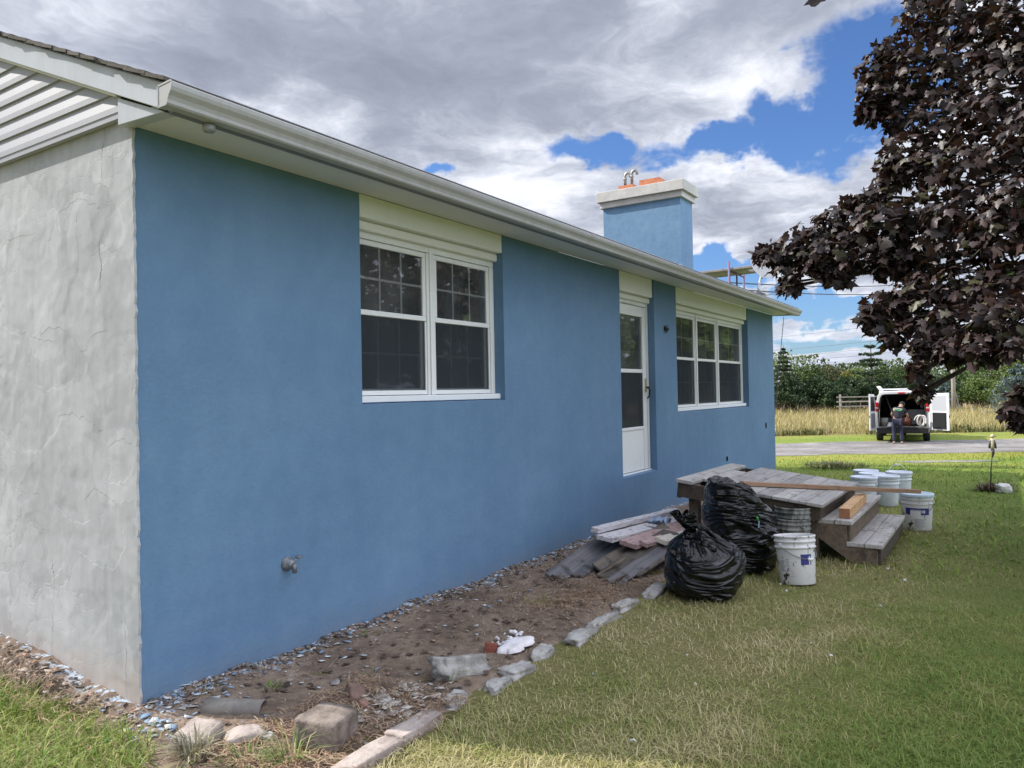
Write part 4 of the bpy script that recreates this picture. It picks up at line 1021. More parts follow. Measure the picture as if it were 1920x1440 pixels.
board((3.62, -.60, .335), (5.45, -.62, .245), .075, .045, WBRD, .10, 'narrow white painted board on top of the heap, nearest the wall')
board((3.60, -.70, .275), (5.3, -.74, .19), .15, .038, WBRD, .12, 'wide flaking white board with dark splinters under the narrow white one')
board((3.70, -.865, .225), (5.15, -.88, .185), .16, .040, PBRD, .20, 'faded pink board in the middle of the heap')
board((3.78, -.965, .225), (5.1, -.99, .16), .08, .040, PBRD, .28, 'second pink strip with a split along it, below the wide pink board')
board((3.96, -1.045, .225), (5.0, -1.07, .15), .11, .042, CBRD, .25, 'short cream board with a sawn end next to the tied black bag')
board((3.08, -.50, .035), (4.30, -.60, .265), .15, .020, SLATE, .42, 'leftmost slate-grey siding board, sliding down to the dirt', 8, .025)
board((3.16, -.44, .06), (4.15, -.56, .24), .10, .016, SLATE2, .30, 'curled brown-grey strip with a bright torn end along the wall side of the heap', 8, -.05)
board((3.22, -.625, .040), (4.45, -.73, .245), .13, .020, SLATE, .05, 'second slate-grey siding board from the wall with a black gap beside it', 8, .02)
board((3.30, -.66, .028), (3.86, -.715, .118), .045, .006, SHINY, .4, 'bright bare edge strip catching the light in the heap', 6, .012, 'metal strip')
board((3.36, -.75, .085), (4.60, -.86, .225), .12, .022, SLATE2, .55, 'dark brown board under the pink ones', 6, .015)
board((3.25, -.86, .045), (4.35, -.985, .235), .15, .022, SLATE2, .12, 'broad brown-grey board with a broken corner at the front of the heap', 8, .02)
board((3.18, -.965, .030), (4.45, -1.12, .20), .12, .020, SLATE, .38, 'frontmost dark slate board ending in a point on the straw', 8, .015)
board((3.42, -1.03, .05), (4.5, -1.17, .19), .11, .02, SLATE2, .1, 'lowest brown board tucked behind the tied black bag', 6, .01)
board((3.25, -.80, .06), (3.50, -.93, .155), .02, .012, BRNW, .1, 'thin splintered stick across the front boards', 1, 0, 'stick')
board((3.18, -1.0, .065), (3.75, -.99, .07), .014, .010, BRNW, .1, 'thin straight stick lying low across the front board ends', 1, 0, 'stick')
board((3.62, -.86, .115), (3.72, -1.0, .115), .09, .030, SLATE2, .2, 'short dark crosspiece nailed over the front boards', 1, 0)
board((3.05, -.62, .03), (3.08, -.50, .055), .05, .03, DARKW, .4, 'dark stub at the leftmost foot of the heap', 1, 0)
# scrap of blue cloth or film on the boards
def scrap():
    m = MB(); n = 9; vs = []
    for i in range(n):
        for j in range(n):
            u, v = i/(n-1)-.5, j/(n-1)-.5
            vs.append((4.72 + .26*u, -.72 + .17*v, .255 + .05*mn.noise((u*4, v*4, 3)) + .03*math.sin(u*9 + v*3)))
    m.add(vs, [(i*n+j, (i+1)*n+j, (i+1)*n+j+1, i*n+j+1) for i in range(n-1) for j in range(n-1)])
    o = m.build('plastic_scrap', mat('blue_film', (.16, .24, .36), (.30, .36, .46), 9, .4), smooth=True)
    s = o.modifiers.new('thick', 'SOLIDIFY'); s.thickness = .003
    tag(o, 'crumpled blue scrap of film on the white boards', 'scrap')
scrap()

# ---------------------------------------------------------------- black bags
def bag_mat():
    m, t, b = new_mat('black_polythene'); v = vec(t)
    b.inputs['Specular IOR Level'].default_value = .42
    w1 = NOISE(t, vec(t, 'Object', (.6, .6, 1.9)), 2.2, 2, .5, 2.2); w2 = NOISE(t, vec(t, 'Object', (2.2, 2.2, 8)), 2.0, 1, .5, 1.4)
    r1 = M(t, 'ABSOLUTE', M(t, 'SUBTRACT', w1, .5)); r2 = M(t, 'ABSOLUTE', M(t, 'SUBTRACT', w2, .5))
    h = M(t, 'ADD', M(t, 'MULTIPLY', M(t, 'POWER', r1, .8), -1.2), M(t, 'MULTIPLY', r2, -.14))
    bump(t, b, h, 1.0, .08)
    t.links.new(MAPR(t, NOISE(t, v, 5, 5, .65), .35, .65, .15, .28), b.inputs['Roughness'])
    dust = M(t, 'MULTIPLY', MAPR(t, NOISE(t, v, 9, 6, .7), .58, .75), .12)
    t.links.new(MIX(t, dust, (.0035, .004, .005, 1), (.05, .053, .06, 1)), b.inputs['Base Color'])
    return m
BAGM = bag_mat()
def bag_tied():
    root = empty('bin_bag', (3.30, -1.635, 0))
    tag(root, 'black bin bag tied in a knot with a twisted top, standing in front', 'bin bag')
    prof = [(.0, .004), (.14, 0.0), (.215, .012), (.252, .05), (.272, .11), (.285, .18), (.288, .24), (.282, .29), (.262, .335), (.232, .37), (.195, .398), (.150, .425), (.105, .445), (.065, .460), (.040, .470), (.034, .475)]
    n = 168; sub = 6; pr = []
    for i in range(len(prof)-1):
        for k in range(sub):
            u = k/sub; p0, p1, p2, p3 = prof[max(i-1, 0)], prof[i], prof[i+1], prof[min(i+2, len(prof)-1)]
            f = lambda a, b, c, d: .5*(2*b + (c-a)*u + (2*a-5*b+4*c-d)*u*u + (3*b-a-3*c+d)*u**3)
            pr.append((max(0, f(p0[0], p1[0], p2[0], p3[0])), f(p0[1], p1[1], p2[1], p3[1])))
    pr.append(prof[-1]); V = []
    for (r, z) in pr:
        up = min(1, max(0, (z-.27)/.2)); lowk = min(1, max(0, (.30-z)/.12))
        for k in range(n):
            a = 2*math.pi*k/n
            pleat = (abs(math.sin(a*7 + 2.2*mn.noise((math.cos(a)*2, math.sin(a)*2, z*3))*2 + 5*(z-.3)))-.5)*.034*up*(1 if r > .06 else r/.06)
            pl2 = (abs(math.sin(a*13 + 3*mn.noise((math.cos(a)*3, math.sin(a)*3, 4))))-.5)*.014*up*(r/.2)
            hz = (abs(mn.noise((math.cos(a)*1.3, math.sin(a)*1.3, z*11 + .8*math.sin(a*2)))) )*-.030*lowk*(1 if z > .03 else .2)
            lump = .050*mn.noise((math.cos(a)*1.1, math.sin(a)*1.1, z*3 + 2))*min(1, r/.15)
            sag = .020*mn.noise((math.cos(a)*2.4, math.sin(a)*2.4, z*7 + 6))*min(1, r/.15)
            q = r + pleat + pl2 + hz + lump + sag
            V.append((q*math.cos(a)*1.02 - .085*up*up, q*math.sin(a)*.98 + .045*up*up, z*1.0))
    N_ = len(pr); F = [(i*n+k, i*n+(k+1) % n, (i+1)*n+(k+1) % n, (i+1)*n+k) for i in range(N_-1) for k in range(n)]
    m = MB(); m.add(V, F); m.build('bag_body', BAGM, root, smooth=True)
    # twisted neck and the ragged tuft above the knot, leaning to the left
    c = Vector((-.085, .045, .470)); t = MB(); n = 40; rows = 12; vs = []
    for i in range(rows+1):
        u = i/rows; z = .135*u; ax = Vector((-.055*u - .02*u*u, .045*u, z))
        for k in range(n):
            a = 2*math.pi*k/n + 1.2*u
            q = .030 + .060*u**1.1*(1 - .45*u) ; q *= 1 + .55*math.sin(a*4 + 1.5)*(.25 + .75*u) + .25*mn.noise((math.cos(a)*2, math.sin(a)*2, u*3))
            top = .055*mn.noise((math.cos(a)*2.5, math.sin(a)*2.5, 7))*u
            vs.append(c + ax + Vector((q*math.cos(a), q*math.sin(a), top)))
    t.add(vs, [(i*n+k, i*n+(k+1) % n, (i+1)*n+(k+1) % n, (i+1)*n+k) for i in range(rows) for k in range(n)])
    o = t.build('twisted_top', BAGM, root, smooth=True, fix=False)
    s = o.modifiers.new('thick', 'SOLIDIFY'); s.thickness = .002
    k = MB(); pts = [c + Vector((.048*math.cos(a), .048*math.sin(a), .004*math.sin(3*a))) for a in np.linspace(0, 2*math.pi, 22)]
    k.tube(pts, [.014 + .004*math.sin(i*2.1) for i in range(22)], 8); k.build('knot', BAGM, root, smooth=True)
    # two loose ears of film hanging over the shoulder, towards the camera
    for (az, L, w, sg) in ((-2.05, .17, .085, 1), (-1.05, .20, .10, 2)):
        e = MB(); R, C = 12, 9; vs = []
        for i in range(R+1):
            u = i/R
            for j in range(C+1):
                v = j/C - .5; a = az + v*w/.12*(1 + .4*u)*.8
                rr = .045 + L*u*.95; zz = .03 + .015*math.sin(u*3) - .62*L*u - .35*L*u*u
                fold = .020*math.sin(v*11 + sg)*(.3 + u) + .014*mn.noise((u*5, v*5, sg))
                vs.append(c + Vector(((rr+fold)*math.cos(a), (rr+fold)*math.sin(a), zz + .9*fold + .022)))
        e.add(vs, [(i*(C+1)+j, i*(C+1)+j+1, (i+1)*(C+1)+j+1, (i+1)*(C+1)+j) for i in range(R) for j in range(C)])
        o = e.build('loose_flap', BAGM, root, smooth=True, fix=False); s = o.modifiers.new('thick', 'SOLIDIFY'); s.thickness = .002
bag_tied()
def bag_open():
    root = empty('bin_bag', (4.25, -1.66, 0))
    tag(root, 'taller open black bin bag leaning behind the tied one, with a green tag', 'bin bag')
    n = 150; rows = 84; V = []
    for i in range(rows+1):
        u = i/rows
        for k in range(n):
            a = 2*math.pi*k/n; ca, sa = math.cos(a), math.sin(a)
            side = ca*.55 - sa*.83                       # + towards the right of the view
            sm = min(1, max(0, (side+.25)/1.2)); Hh = .745 - .235*sm*sm*(3-2*sm) + .022*mn.noise((ca*2.5, sa*2.5, 3)) 
            z = u*Hh
            r = .262 + .05*math.sin(min(1, u*1.25)*math.pi*.9) - .030*max(0, (u-.80)/.20)**2 + .02*u
            if u < .08: r *= .80 + .20*(u/.08)**.5
            hz = -.034*abs(mn.noise((ca*1.2, sa*1.2, z*9 + .9*math.sin(a*1.5))))*(1 if u > .05 else .2)
            lump = .055*mn.noise((ca*1.2, sa*1.2, z*2.6 + 9)) + .022*mn.noise((ca*2.6, sa*2.6, z*6 + 4))
            dg = -.016*abs(math.sin(3.0*a + 9*z + 2*mn.noise((ca, sa, z*2))))*min(1, u*2)
            q = r + hz + lump + dg + .050*u*u*max(0, -side)
            V.append((q*ca*1.0 - .02*u*.55, q*sa*.96 + .02*u*.8, z))
    F = [(i*n+k, i*n+(k+1) % n, (i+1)*n+(k+1) % n, (i+1)*n+k) for i in range(rows) for k in range(n)]
    b = len(V)                                          # crumpled mouth folded inwards
    top = V[rows*n:]; cx = sum(p[0] for p in top)/n; cy = sum(p[1] for p in top)/n
    prev = rows*n
    for (f, dz) in ((.93, .006), (.80, -.028), (.55, -.035), (.25, -.05), (.02, -.05)):
        base = len(V)
        for k in range(n):
            p = top[k]; V.append((cx + (p[0]-cx)*f, cy + (p[1]-cy)*f, p[2]*(.5+.5*f) + .62*(1-f)*.5 + dz + .020*mn.noise((p[0]*14*f, p[1]*14*f, f*4))))
        F += [(prev+k, prev+(k+1) % n, base+(k+1) % n, base+k) for k in range(n)]; prev = base
    F.append(tuple(prev+k for k in range(n))); F.append(tuple(range(n))[::-1])
    m = MB(); m.add(V, F); m.build('bag_body', BAGM, root, smooth=True)
    t = MB(); d = Vector((-.35, -.95, 0)).normalized()
    p = Vector((-.255, -.185, .47)); 
    t.box(p, (.045, .016, .032), (.1, 0, .5), jit=.006); t.build('green_tag', mat('green_tag', (.03, .22, .03), rough=.5), root, bevel=.006)
    t = MB(); t.box(p + Vector((-.004, -.012, -.045)), (.014, .006, .055), (.1, .1, .5)); t.build('tag_tail', mat('pale_blue_tail', (.25, .36, .48), rough=.5), root)
bag_open()

# ---------------------------------------------------------------- buckets
def pail_mat(name, base, spot, lo, hi, sc=12, dirt=None, rough=.4):
    m, t, b = new_mat(name); v = vec(t)
    f = MAPR(t, NOISE(t, vec(t, 'Object', (1, 1, .45)), sc, 5, .72, .5), lo, hi)
    f2 = MAPR(t, NOISE(t, v, 4.5, 6, .7), .46, .72)
    c = MIX(t, M(t, 'MULTIPLY', f2, .55), (*base, 1), (*(dirt or [x*.6 for x in base]), 1)); c = MIX(t, f, c, (*spot, 1))
    t.links.new(c, b.inputs['Base Color']); b.inputs['Roughness'].default_value = rough
    bump(t, b, f, .3, .004)
    return m
PAILW = pail_mat('spattered_white_pail', (.66, .65, .64), (.022, .024, .03), .585, .605, 13)
PAILG = pail_mat('cement_smeared_pail', (.24, .245, .225), (.07, .075, .065), .48, .58, 9, (.14, .15, .13), .7)
PAILC = pail_mat('clean_white_pail', (.70, .74, .80), (.56, .62, .70), .58, .66, 4)
PAILB = pail_mat('blue_drip_pail', (.68, .74, .79), (.23, .42, .55), .60, .65, 5)
LIDM = mat('pale_blue_lid', (.60, .72, .82), (.52, .64, .76), 6, .4)
INKB = mat('dark_blue_print', (.020, .022, .16), (.03, .03, .20), 20, .4); INKG = mat('grey_print', (.30, .31, .33), rough=.5); INKW = mat('white_print', (.68, .67, .66), rough=.5); INKP = mat('lilac_print', (.24, .23, .42), rough=.5)
WIRE = mat('bail_wire', (.20, .20, .20), rough=.4, metal=.7)
RB, RT, HB = .130, .148, .365
def pail_r(z): return RB + (RT-RB)*z/HB
def curved_patch(name, a0, a1, z0, z1, mt, parent, off=.0012, holes=None):
    m = MB(); n = max(2, int(abs(a1-a0)/.08)); vs = []
    for i in range(n+1):
        a = a0 + (a1-a0)*i/n
        for z in (z0, z1): r = pail_r(z) + off; vs.append((r*math.cos(a), r*math.sin(a), z))
    m.add(vs, [(2*i, 2*i+2, 2*i+3, 2*i+1) for i in range(n)])
    return m.build(name, mt, parent, fix=False)
def pail(loc, mt, label, rz=0.0, tilt=(0, 0), lid=None, bail=None, group=None, labelled=None, name='bucket', ha=0.0):
    root = empty(name, loc, rot=(tilt[0], tilt[1], rz)); tag(root, label, 'bucket', group)
    p = [(0, .006), (RB-.012, .006), (RB-.004, 0), (RB, .006)]
    for z in (.26, ): p.append((pail_r(z), z))
    for zc, w in ((.278, .009), (.322, .007)):
        r = pail_r(zc); p += [(r, zc-.010), (r+w, zc-.006), (r+w, zc+.004), (r+.002, zc+.008)]
    r = RT; p += [(r, HB-.016), (r+.006, HB-.012), (r+.006, HB-.002), (r+.001, HB), (r-.003, HB-.002), (r-.005, HB-.02), (RB-.004, .012), (0, .012)]
    m = MB(); m.lathe(p, 56, cap0=False); m.build('bucket_body', mt, root, smooth=True)
    for s in (0, math.pi):
        e = MB(); a = ha + s; q = pail_r(.285) + .010
        e.box((q*math.cos(a), q*math.sin(a), .292), (.012, .030, .036), (0, 0, a)); ear = e.build('handle_ear', mt, root, bevel=.005)
    if lid:
        l = MB(); l.lathe([(0, HB+.004), (RT-.016, HB+.004), (RT-.012, HB+.010), (RT+.008, HB+.011), (RT+.012, HB+.005), (RT+.012, HB-.018), (RT+.008, HB-.020)], 56, cap0=False)
        lo = l.build('lid', lid, root, smooth=True)
        tb = MB()
        for k in range(16):
            a = 2*math.pi*k/16; tb.box(((RT+.012)*math.cos(a), (RT+.012)*math.sin(a), HB-.012), (.004, .020, .014), (0, 0, a))
        tb.build('lid_tabs', lid, lo)
    if bail:
        drop, lean = bail; b = MB(); q = pail_r(.285) + .014; pts = []
        for k in range(19):
            u = math.pi*k/18; x = q*math.cos(u); y = q*1.12*math.sin(u)
            pts.append((x*math.cos(ha) - y*math.cos(drop)*math.sin(ha), x*math.sin(ha) + y*math.cos(drop)*math.cos(ha), .292 + y*math.sin(drop)))
        b.tube(pts, .0028, 6); bo = b.build('bail_handle', WIRE if mt is not PAILB else PAILC, root, smooth=True)
        g = MB(); g.tube(pts[8:11], .011, 10); g.build('grip', INKW, bo, smooth=True)
    if labelled: labelled(root)
    return root
VA = math.atan2(CPOS.y+2.1, CPOS.x-3.95)                # the side of a bucket that faces the yard's near end
def lab_near(root):
    a = VA
    curved_patch('blue_label', a+.24, a+.86, .150, .228, INKB, root)
    curved_patch('label_tear', a+.70, a+.78, .152, .212, INKW, root, .0018)
    for k in range(7): curved_patch('small_print', a-.95, a-.62 - .05*(k % 3), .175-.012*k, .181-.012*k, INKG, root)
    for k in range(5): curved_patch('small_print', a-.56, a-.36 - .04*(k % 2), .190-.013*k, .195-.013*k, INKG, root)
    curved_patch('print_mark', a-.52, a-.40, .105, .128, INKP, root); curved_patch('small_print', a-.62, a-.12, .062, .0645, INKG, root)
pail((3.985, -2.145, .0), PAILW, 'black-spattered open white bucket with a torn blue label, nearest the camera', tilt=(-.075, .085), bail=(-.62, 0), labelled=lab_near, ha=VA+.45-math.pi/2+.35)
pail((4.80, -1.93, .0), PAILG, 'grey cement-smeared bucket, the lower of two nested beside the tall bag', rz=.6, ha=VA, group=None)
pail((4.80, -1.93, .098), PAILG, 'grey cement-smeared bucket nested as the upper one beside the tall bag', rz=1.6, tilt=(.01, -.01), ha=VA-.15)
def lab_right(root):
    a = math.atan2(CPOS.y+2.72, CPOS.x-6.82)
    curved_patch('blue_label', a-.85, a+.85, .165, .235, INKB, root)
    curved_patch('label_tear', a-.48, a+.22, .130, .205, INKW, root, .0019)
    for k, (u, w) in enumerate(((-.45, .10), (-.33, .05), (-.25, .08), (-.13, .05), (-.05, .09), (.08, .05), (.16, .06))): curved_patch('label_lettering', a+u, a+u+w, .203, .217 + .004*(k % 2), INKW, root, .0021)
    for k, (u, w) in enumerate(((.27, .05), (.35, .05), (.43, .09))): curved_patch('label_lettering', a+u, a+u+w, .185, .215, INKW, root, .0021)
    for k in range(8): curved_patch('small_print', a-.2 + .03*(k % 2), a+.62 - .09*(k % 3), .118-.011*k, .123-.011*k, INKG, root)
pail((6.84, -2.72, .0), PAILW, 'black-spattered white bucket with a blue label and pale blue lid by the bottom step', lid=LIDM, bail=(-.9, 0), labelled=lab_right, ha=math.atan2(CPOS.y+2.72, CPOS.x-6.82)-math.pi/2-.2)
G4 = 'clean lidded buckets behind the porch platform'
LIDW = mat('white_lid', (.70, .74, .82), (.62, .66, .76), 6, .35)
pail((9.02, -1.93, 0), PAILC, 'clean white lidded bucket at the back left of the group', lid=LIDW, group=G4, ha=1.1)
pail((8.68, -2.05, 0), PAILC, 'clean white lidded bucket hemmed in at the middle of the group', rz=.5, lid=LIDW, group=G4, ha=.4)
pail((8.22, -2.02, 0), PAILC, 'clean white lidded bucket at the front left, half behind the platform', rz=1.1, lid=LIDW, group=G4, ha=VA)
pail((8.46, -2.24, 0), PAILC, 'clean white lidded bucket at the front right of the group', rz=1.9, lid=LIDW, group=G4, ha=VA-.4)
pail((8.98, -2.33, 0), PAILB, 'white bucket with blue drips and its bail handle standing up', rz=.3, lid=LIDW, bail=(1.35, 0), group=G4, ha=math.radians(-62))
# ================================================================= VAN AND WORKER
VANW = mat('white_van_paint', (.74, .75, .77), (.68, .69, .71), 3, .25, .5)
VBLK = mat('black_plastic_trim', (.015, .015, .017), rough=.5); VINT = mat('van_lining', (.035, .036, .042), rough=.8); RUBB = mat('tyre_rubber', (.018, .018, .018), rough=.85)
REDL = mat('red_lamp', (.55, .012, .02), rough=.2); CLRL = mat('clear_lamp', (.65, .55, .52), rough=.2); GREYP = mat('grey_panel', (.17, .175, .18), rough=.6)
CHR = mat('steel_rim', (.35, .35, .36), rough=.35, metal=.8)
van_p = Vector((32.25, -.05, -.80)); van_yaw = math.radians(4.8)
def van():
    root = empty('work_van', van_p, van_yaw)
    tag(root, 'white cargo van with both rear doors open on the gravel drive', 'van')
    out = [(.93, .36), (.985, .55), (.99, 1.15), (.955, 1.5), (.87, 1.90), (.80, 2.00), (.70, 2.045), (0, 2.075)]
    full = out + [(-y, z) for y, z in out[-2::-1]]
    inn = [(.78, .62), (.82, .66), (.83, 1.15), (.80, 1.5), (.745, 1.82), (.70, 1.90), (.60, 1.93), (0, 1.945)]
    fin = inn + [(-y, z) for y, z in inn[-2::-1]]
    n = len(full); m = MB(); L = 3.3
    vs = [(x, y, z) for x in (0, L) for y, z in full] + [(x, y, z) for x in (0.0, L) for y, z in fin]
    fs = []
    for i in range(n-1): fs += [(i, i+1, n+i+1, n+i), (i, 2*n+i, 2*n+i+1, i+1)]
    fs += [(0, n, 2*n-1, n-1)]; fs.append((0, n-1, 3*n-1, 2*n))
    m.add(vs, fs)
    side = [(3.3, .36), (5.55, .36), (5.62, .75), (5.5, 1.05), (4.75, 1.22), (4.05, 1.95), (3.3, 2.06)]
    m.prism([(x, z) for x, z in side], 1, -.95, .95)
    m.build('van_body', VANW, root, bevel=.02, seg=2)
    c = MB(); vs = [(x, y*.995, z - .002) for x in (.06, L-.1) for y, z in fin]; fs = [(i, n+i, n+i+1, i+1) for i in range(n-1)] + [tuple(n + i for i in range(n)), (0, n-1, 2*n-1, n)]
    c.add(vs, fs); c.build('cargo_lining', VINT, root, fix=False)
    s = MB(); 
    for i in range(n-1): s.tube([(-.012, *[fin[i][0]*1.03, fin[i][1]+.004*(fin[i][1] > 1.5)]), (-.012, *[fin[i+1][0]*1.03, fin[i+1][1]+.004])], .022, 6)
    s.build('door_seal', VBLK, root)
    b = MB(); b.bx(-.14, .05, -.93, .93, .36, .575); b.bx(-.16, -.02, -.55, .55, .575, .60); b.build('rear_bumper', VBLK, root, bevel=.03, seg=2)
    f = MB(); f.bx(-.03, .5, -.78, .78, .60, .635); f.build('load_sill', ALU, root, bevel=.006)
    for s_ in (1, -1):
        l = MB(); l.box((-.02, s_*.905, 1.52), (.05, .115, .20)); l.box((-.02, s_*.92, 1.30), (.05, .11, .11)); lo = l.build('tail_light', REDL, root, bevel=.02, seg=2)
        w = MB(); w.box((-.024, s_*.915, 1.385), (.05, .11, .06)); w.build('reversing_lens', CLRL, lo, bevel=.01)
    l = MB(); l.box((-.008, 0, 1.995), (.03, .26, .05)); l.build('brake_light', REDL, root, bevel=.01)
    for x in (.95, 4.45):
        for s_ in (1, -1):
            w = empty('wheel', (x, s_*.86, .37)); w.parent = root; R = Matrix.Rotation(math.pi/2, 3, 'X')
            t = MB(); t.lathe([(.20, -.12), (.33, -.125), (.365, -.10), (.372, 0), (.365, .10), (.33, .125), (.20, .12)], 32, R=R, cap0=False); t.build('tyre', RUBB, w, smooth=True)
            r = MB(); r.lathe([(0, -.06*s_*-1), (.10, .05), (.19, .09), (.205, .12), (.205, -.12), (.10, -.05), (0, -.05)], 24, R=R, cap0=False); r.build('rim', CHR, w, smooth=True)
    ax = MB(); ax.tube([(.95, -.8, .36), (.95, .8, .36)], .06, 10); ax.lathe([(0, -.16), (.12, -.12), (.15, 0), (.12, .12), (0, .16)], 16, (.95, 0, .36), cap0=False); ax.build('rear_axle', VBLK, root, smooth=True)
    h = MB(); h.bx(-.2, .3, -.05, .05, .36, .44); h.bx(-.26, -.2, -.03, .03, .30, .48); h.build('tow_hitch', VBLK, root)
    u = MB(); u.bx(.4, 5.2, -.70, .70, .38, .50); u.build('underbody', VBLK, root)
    rk = MB()
    for x in (.35, 1.7, 3.0):
        rk.beam((x, -.80, 2.14), (x, .80, 2.14), .06, .05)
        for s_ in (1, -1):
            rk.tube([(x, s_*.74, 2.02), (x, s_*.80, 2.10), (x, s_*.86, 2.22), (x+.02, s_*.90, 2.27), (x+.04, s_*.87, 2.20), (x+.04, s_*.80, 2.15)], .025, 6)
    for s_ in (1, -1): rk.tube([(.35, s_*.80, 2.17), (3.0, s_*.80, 2.17)], .025, 6)
    rk.build('roof_rack', VANW, root, smooth=False)
    for s_, th, nm in ((1, math.radians(100), 'l'), (-1, math.radians(138), 'r')):
        d = empty('rear_door', (-.01, s_*.955, 0), -s_*th if s_ > 0 else th); d.parent = root
        # door frame: closed it runs from its hinge to the middle of the opening
        q = -s_; W = .90
        def dbx(m, u0, u1, x0, x1, z0, z1): m.bx(x0, x1, *sorted((q*u0, q*u1)), z0, z1)
        pm = MB()
        poly = [(q*.0, .50), (q*W, .50), (q*W, 1.97), (q*.22, 1.95), (q*.10, 1.84), (q*.02, 1.5)]
        pm.prism([(y, z) for y, z in poly], 0, -.055, -.005)
        pm.build('door_shell', VANW, d, bevel=.015, seg=2)
        wn = MB(); dbx(wn, .14, W-.10, -.004, .002, 1.28, 1.86); wn.build('door_window', mat('pale_window_reflection', (.42, .44, .47), rough=.15) if s_ < 0 else VBLK, d, bevel=.002)
        tr = MB()
        if s_ < 0:
            dbx(tr, .18, W-.12, -.004, .025, .56, 1.20)
            for k in range(9): dbx(tr, .20, W-.14, .025, .040, .60+.066*k, .635+.066*k)
            tr.build('vent_panel', VBLK, d)
            hg = MB(); dbx(hg, -.0, .09, -.004, .02, .6, 1.2); hg.build('hinge_panel', VANW, d)
        else:
            dbx(tr, .15, W-.10, -.004, .012, .60, 1.18); tr.build('door_lining', GREYP, d)
        hh = MB(); dbx(hh, W-.09, W-.05, -.075, -.055, 1.0, 1.12); dbx(hh, W-.03, W+.005, -.04, -.01, 1.0, 1.1); hh.build('door_handle', VBLK, d)
    return root
van()
def vloc(x, y, z):
    c, s = math.cos(van_yaw), math.sin(van_yaw); return Vector((van_p.x + c*x - s*y, van_p.y + s*x + c*y, van_p.z + z))
def load():
    m = MB(); m.lathe([(0, -.17), (.10, -.17), (.165, -.13), (.175, 0), (.165, .13), (.10, .17), (0, .17)], 24, (0, 0, .20), R=Matrix.Rotation(math.pi/2, 3, 'Y'), cap0=False)
    m.bx(-.13, .13, -.09, .09, 0, .05); m.tube([(-.1, 0, .36), (-.1, 0, .46), (.1, 0, .46), (.1, 0, .36)], .018, 8)
    o = m.build('tank', mat('rust_red_paint', (.20, .055, .035), (.12, .045, .03), 8, .5), smooth=True); o.location = vloc(.35, -.16, .636); o.rotation_euler = (0, 0, 1.5)
    tag(o, 'rust red tank with a carrying handle inside the van to the right of the worker', 'tank')
    m = MB(); pts = [(.16*math.cos(a)*(1-.01*i), .05*math.sin(a*.5)+.012*i, .24 + .20*math.sin(a)) for i, a in enumerate(np.linspace(0, 6.28*2.6, 60))]
    m.tube(pts, .032, 8); o = m.build('coiled_hose', mat('white_hose', (.62, .60, .56), (.45, .43, .40), 6, .6), smooth=True); o.location = vloc(.12, -.60, .64); o.rotation_euler = (0, 0, 1.9)
    tag(o, 'white coiled hose standing at the right edge of the van floor', 'hose')
    m = MB(); m.box((0, 0, .33), (.03, .62, .62), (0, .15, 0)); o = m.build('grey_board', GREYP, bevel=.01); o.location = vloc(.75, -.50, .66); o.rotation_euler = (0, 0, van_yaw)
    tag(o, 'tilted grey board behind the coiled hose in the van', 'board')
    m = MB(); m.lathe([(0, 0), (.13, 0), (.15, .34), (.145, .34), (.125, .01)], 24, cap0=False); o = m.build('pail', PAILG, smooth=True); o.location = vloc(.2, .66, .64)
    tag(o, 'grey bucket just inside the left edge of the van floor', 'bucket')
    rock('crumpled_rag', vloc(.12, .40, .72), (.20, .24, .16), .3, mat('white_rag', (.62, .62, .64), rough=.9), 'crumpled white rag on the van floor left of the worker', 'rag', 71, .5, .3)
    m = MB(); m.bx(-.2, .2, -.25, .25, 0, .30); m.bx(-.21, .21, -.26, .26, .30, .34); o = m.build('tool_case', VBLK, bevel=.02); o.location = vloc(.5, .35, .64); o.rotation_euler = (0, 0, .3)
    tag(o, 'low black tool case on the van floor behind the white rag', 'case')
    m = MB(); m.tube([(0, 0, 0), (.25, .35, 1.0)], .022, 8); m.tube([(.25, .35, 1.0), (.27, .38, 1.06)], .04, 8); o = m.build('leaning_pole', mat('pole_metal', (.10, .12, .13), rough=.5), smooth=True); o.location = vloc(.35, .30, .98)
    tag(o, 'thin pole leaning inside the left of the van', 'pole')
load()
def skin_mesh(name, verts, edges, radii, m, parent, root=0, sub=2):
    me = bpy.data.meshes.new(name); me.from_pydata(verts, edges, []); o = bpy.data.objects.new(name, me); COL.objects.link(o)
    sk = o.modifiers.new('skin', 'SKIN'); sk.use_smooth_shade = True
    lay = me.skin_vertices[0] if me.skin_vertices else None
    if lay is None:
        bpy.context.view_layer.objects.active = o; bpy.ops.mesh.customdata_skin_add(); lay = me.skin_vertices[0]
    for i, r in enumerate(radii):
        lay.data[i].radius = r if isinstance(r, tuple) else (r, r); lay.data[i].use_root = (i == root)
    sb = o.modifiers.new('sub', 'SUBSURF'); sb.levels = sub; sb.render_levels = sub
    dg = bpy.context.evaluated_depsgraph_get(); nm = bpy.data.meshes.new_from_object(o.evaluated_get(dg)); nm.name = name
    bpy.data.objects.remove(o); nm.materials.clear(); nm.materials.append(m)
    nm.polygons.foreach_set('use_smooth', [True]*len(nm.polygons))
    o = bpy.data.objects.new(name, nm); COL.objects.link(o); o.parent = parent
    return o
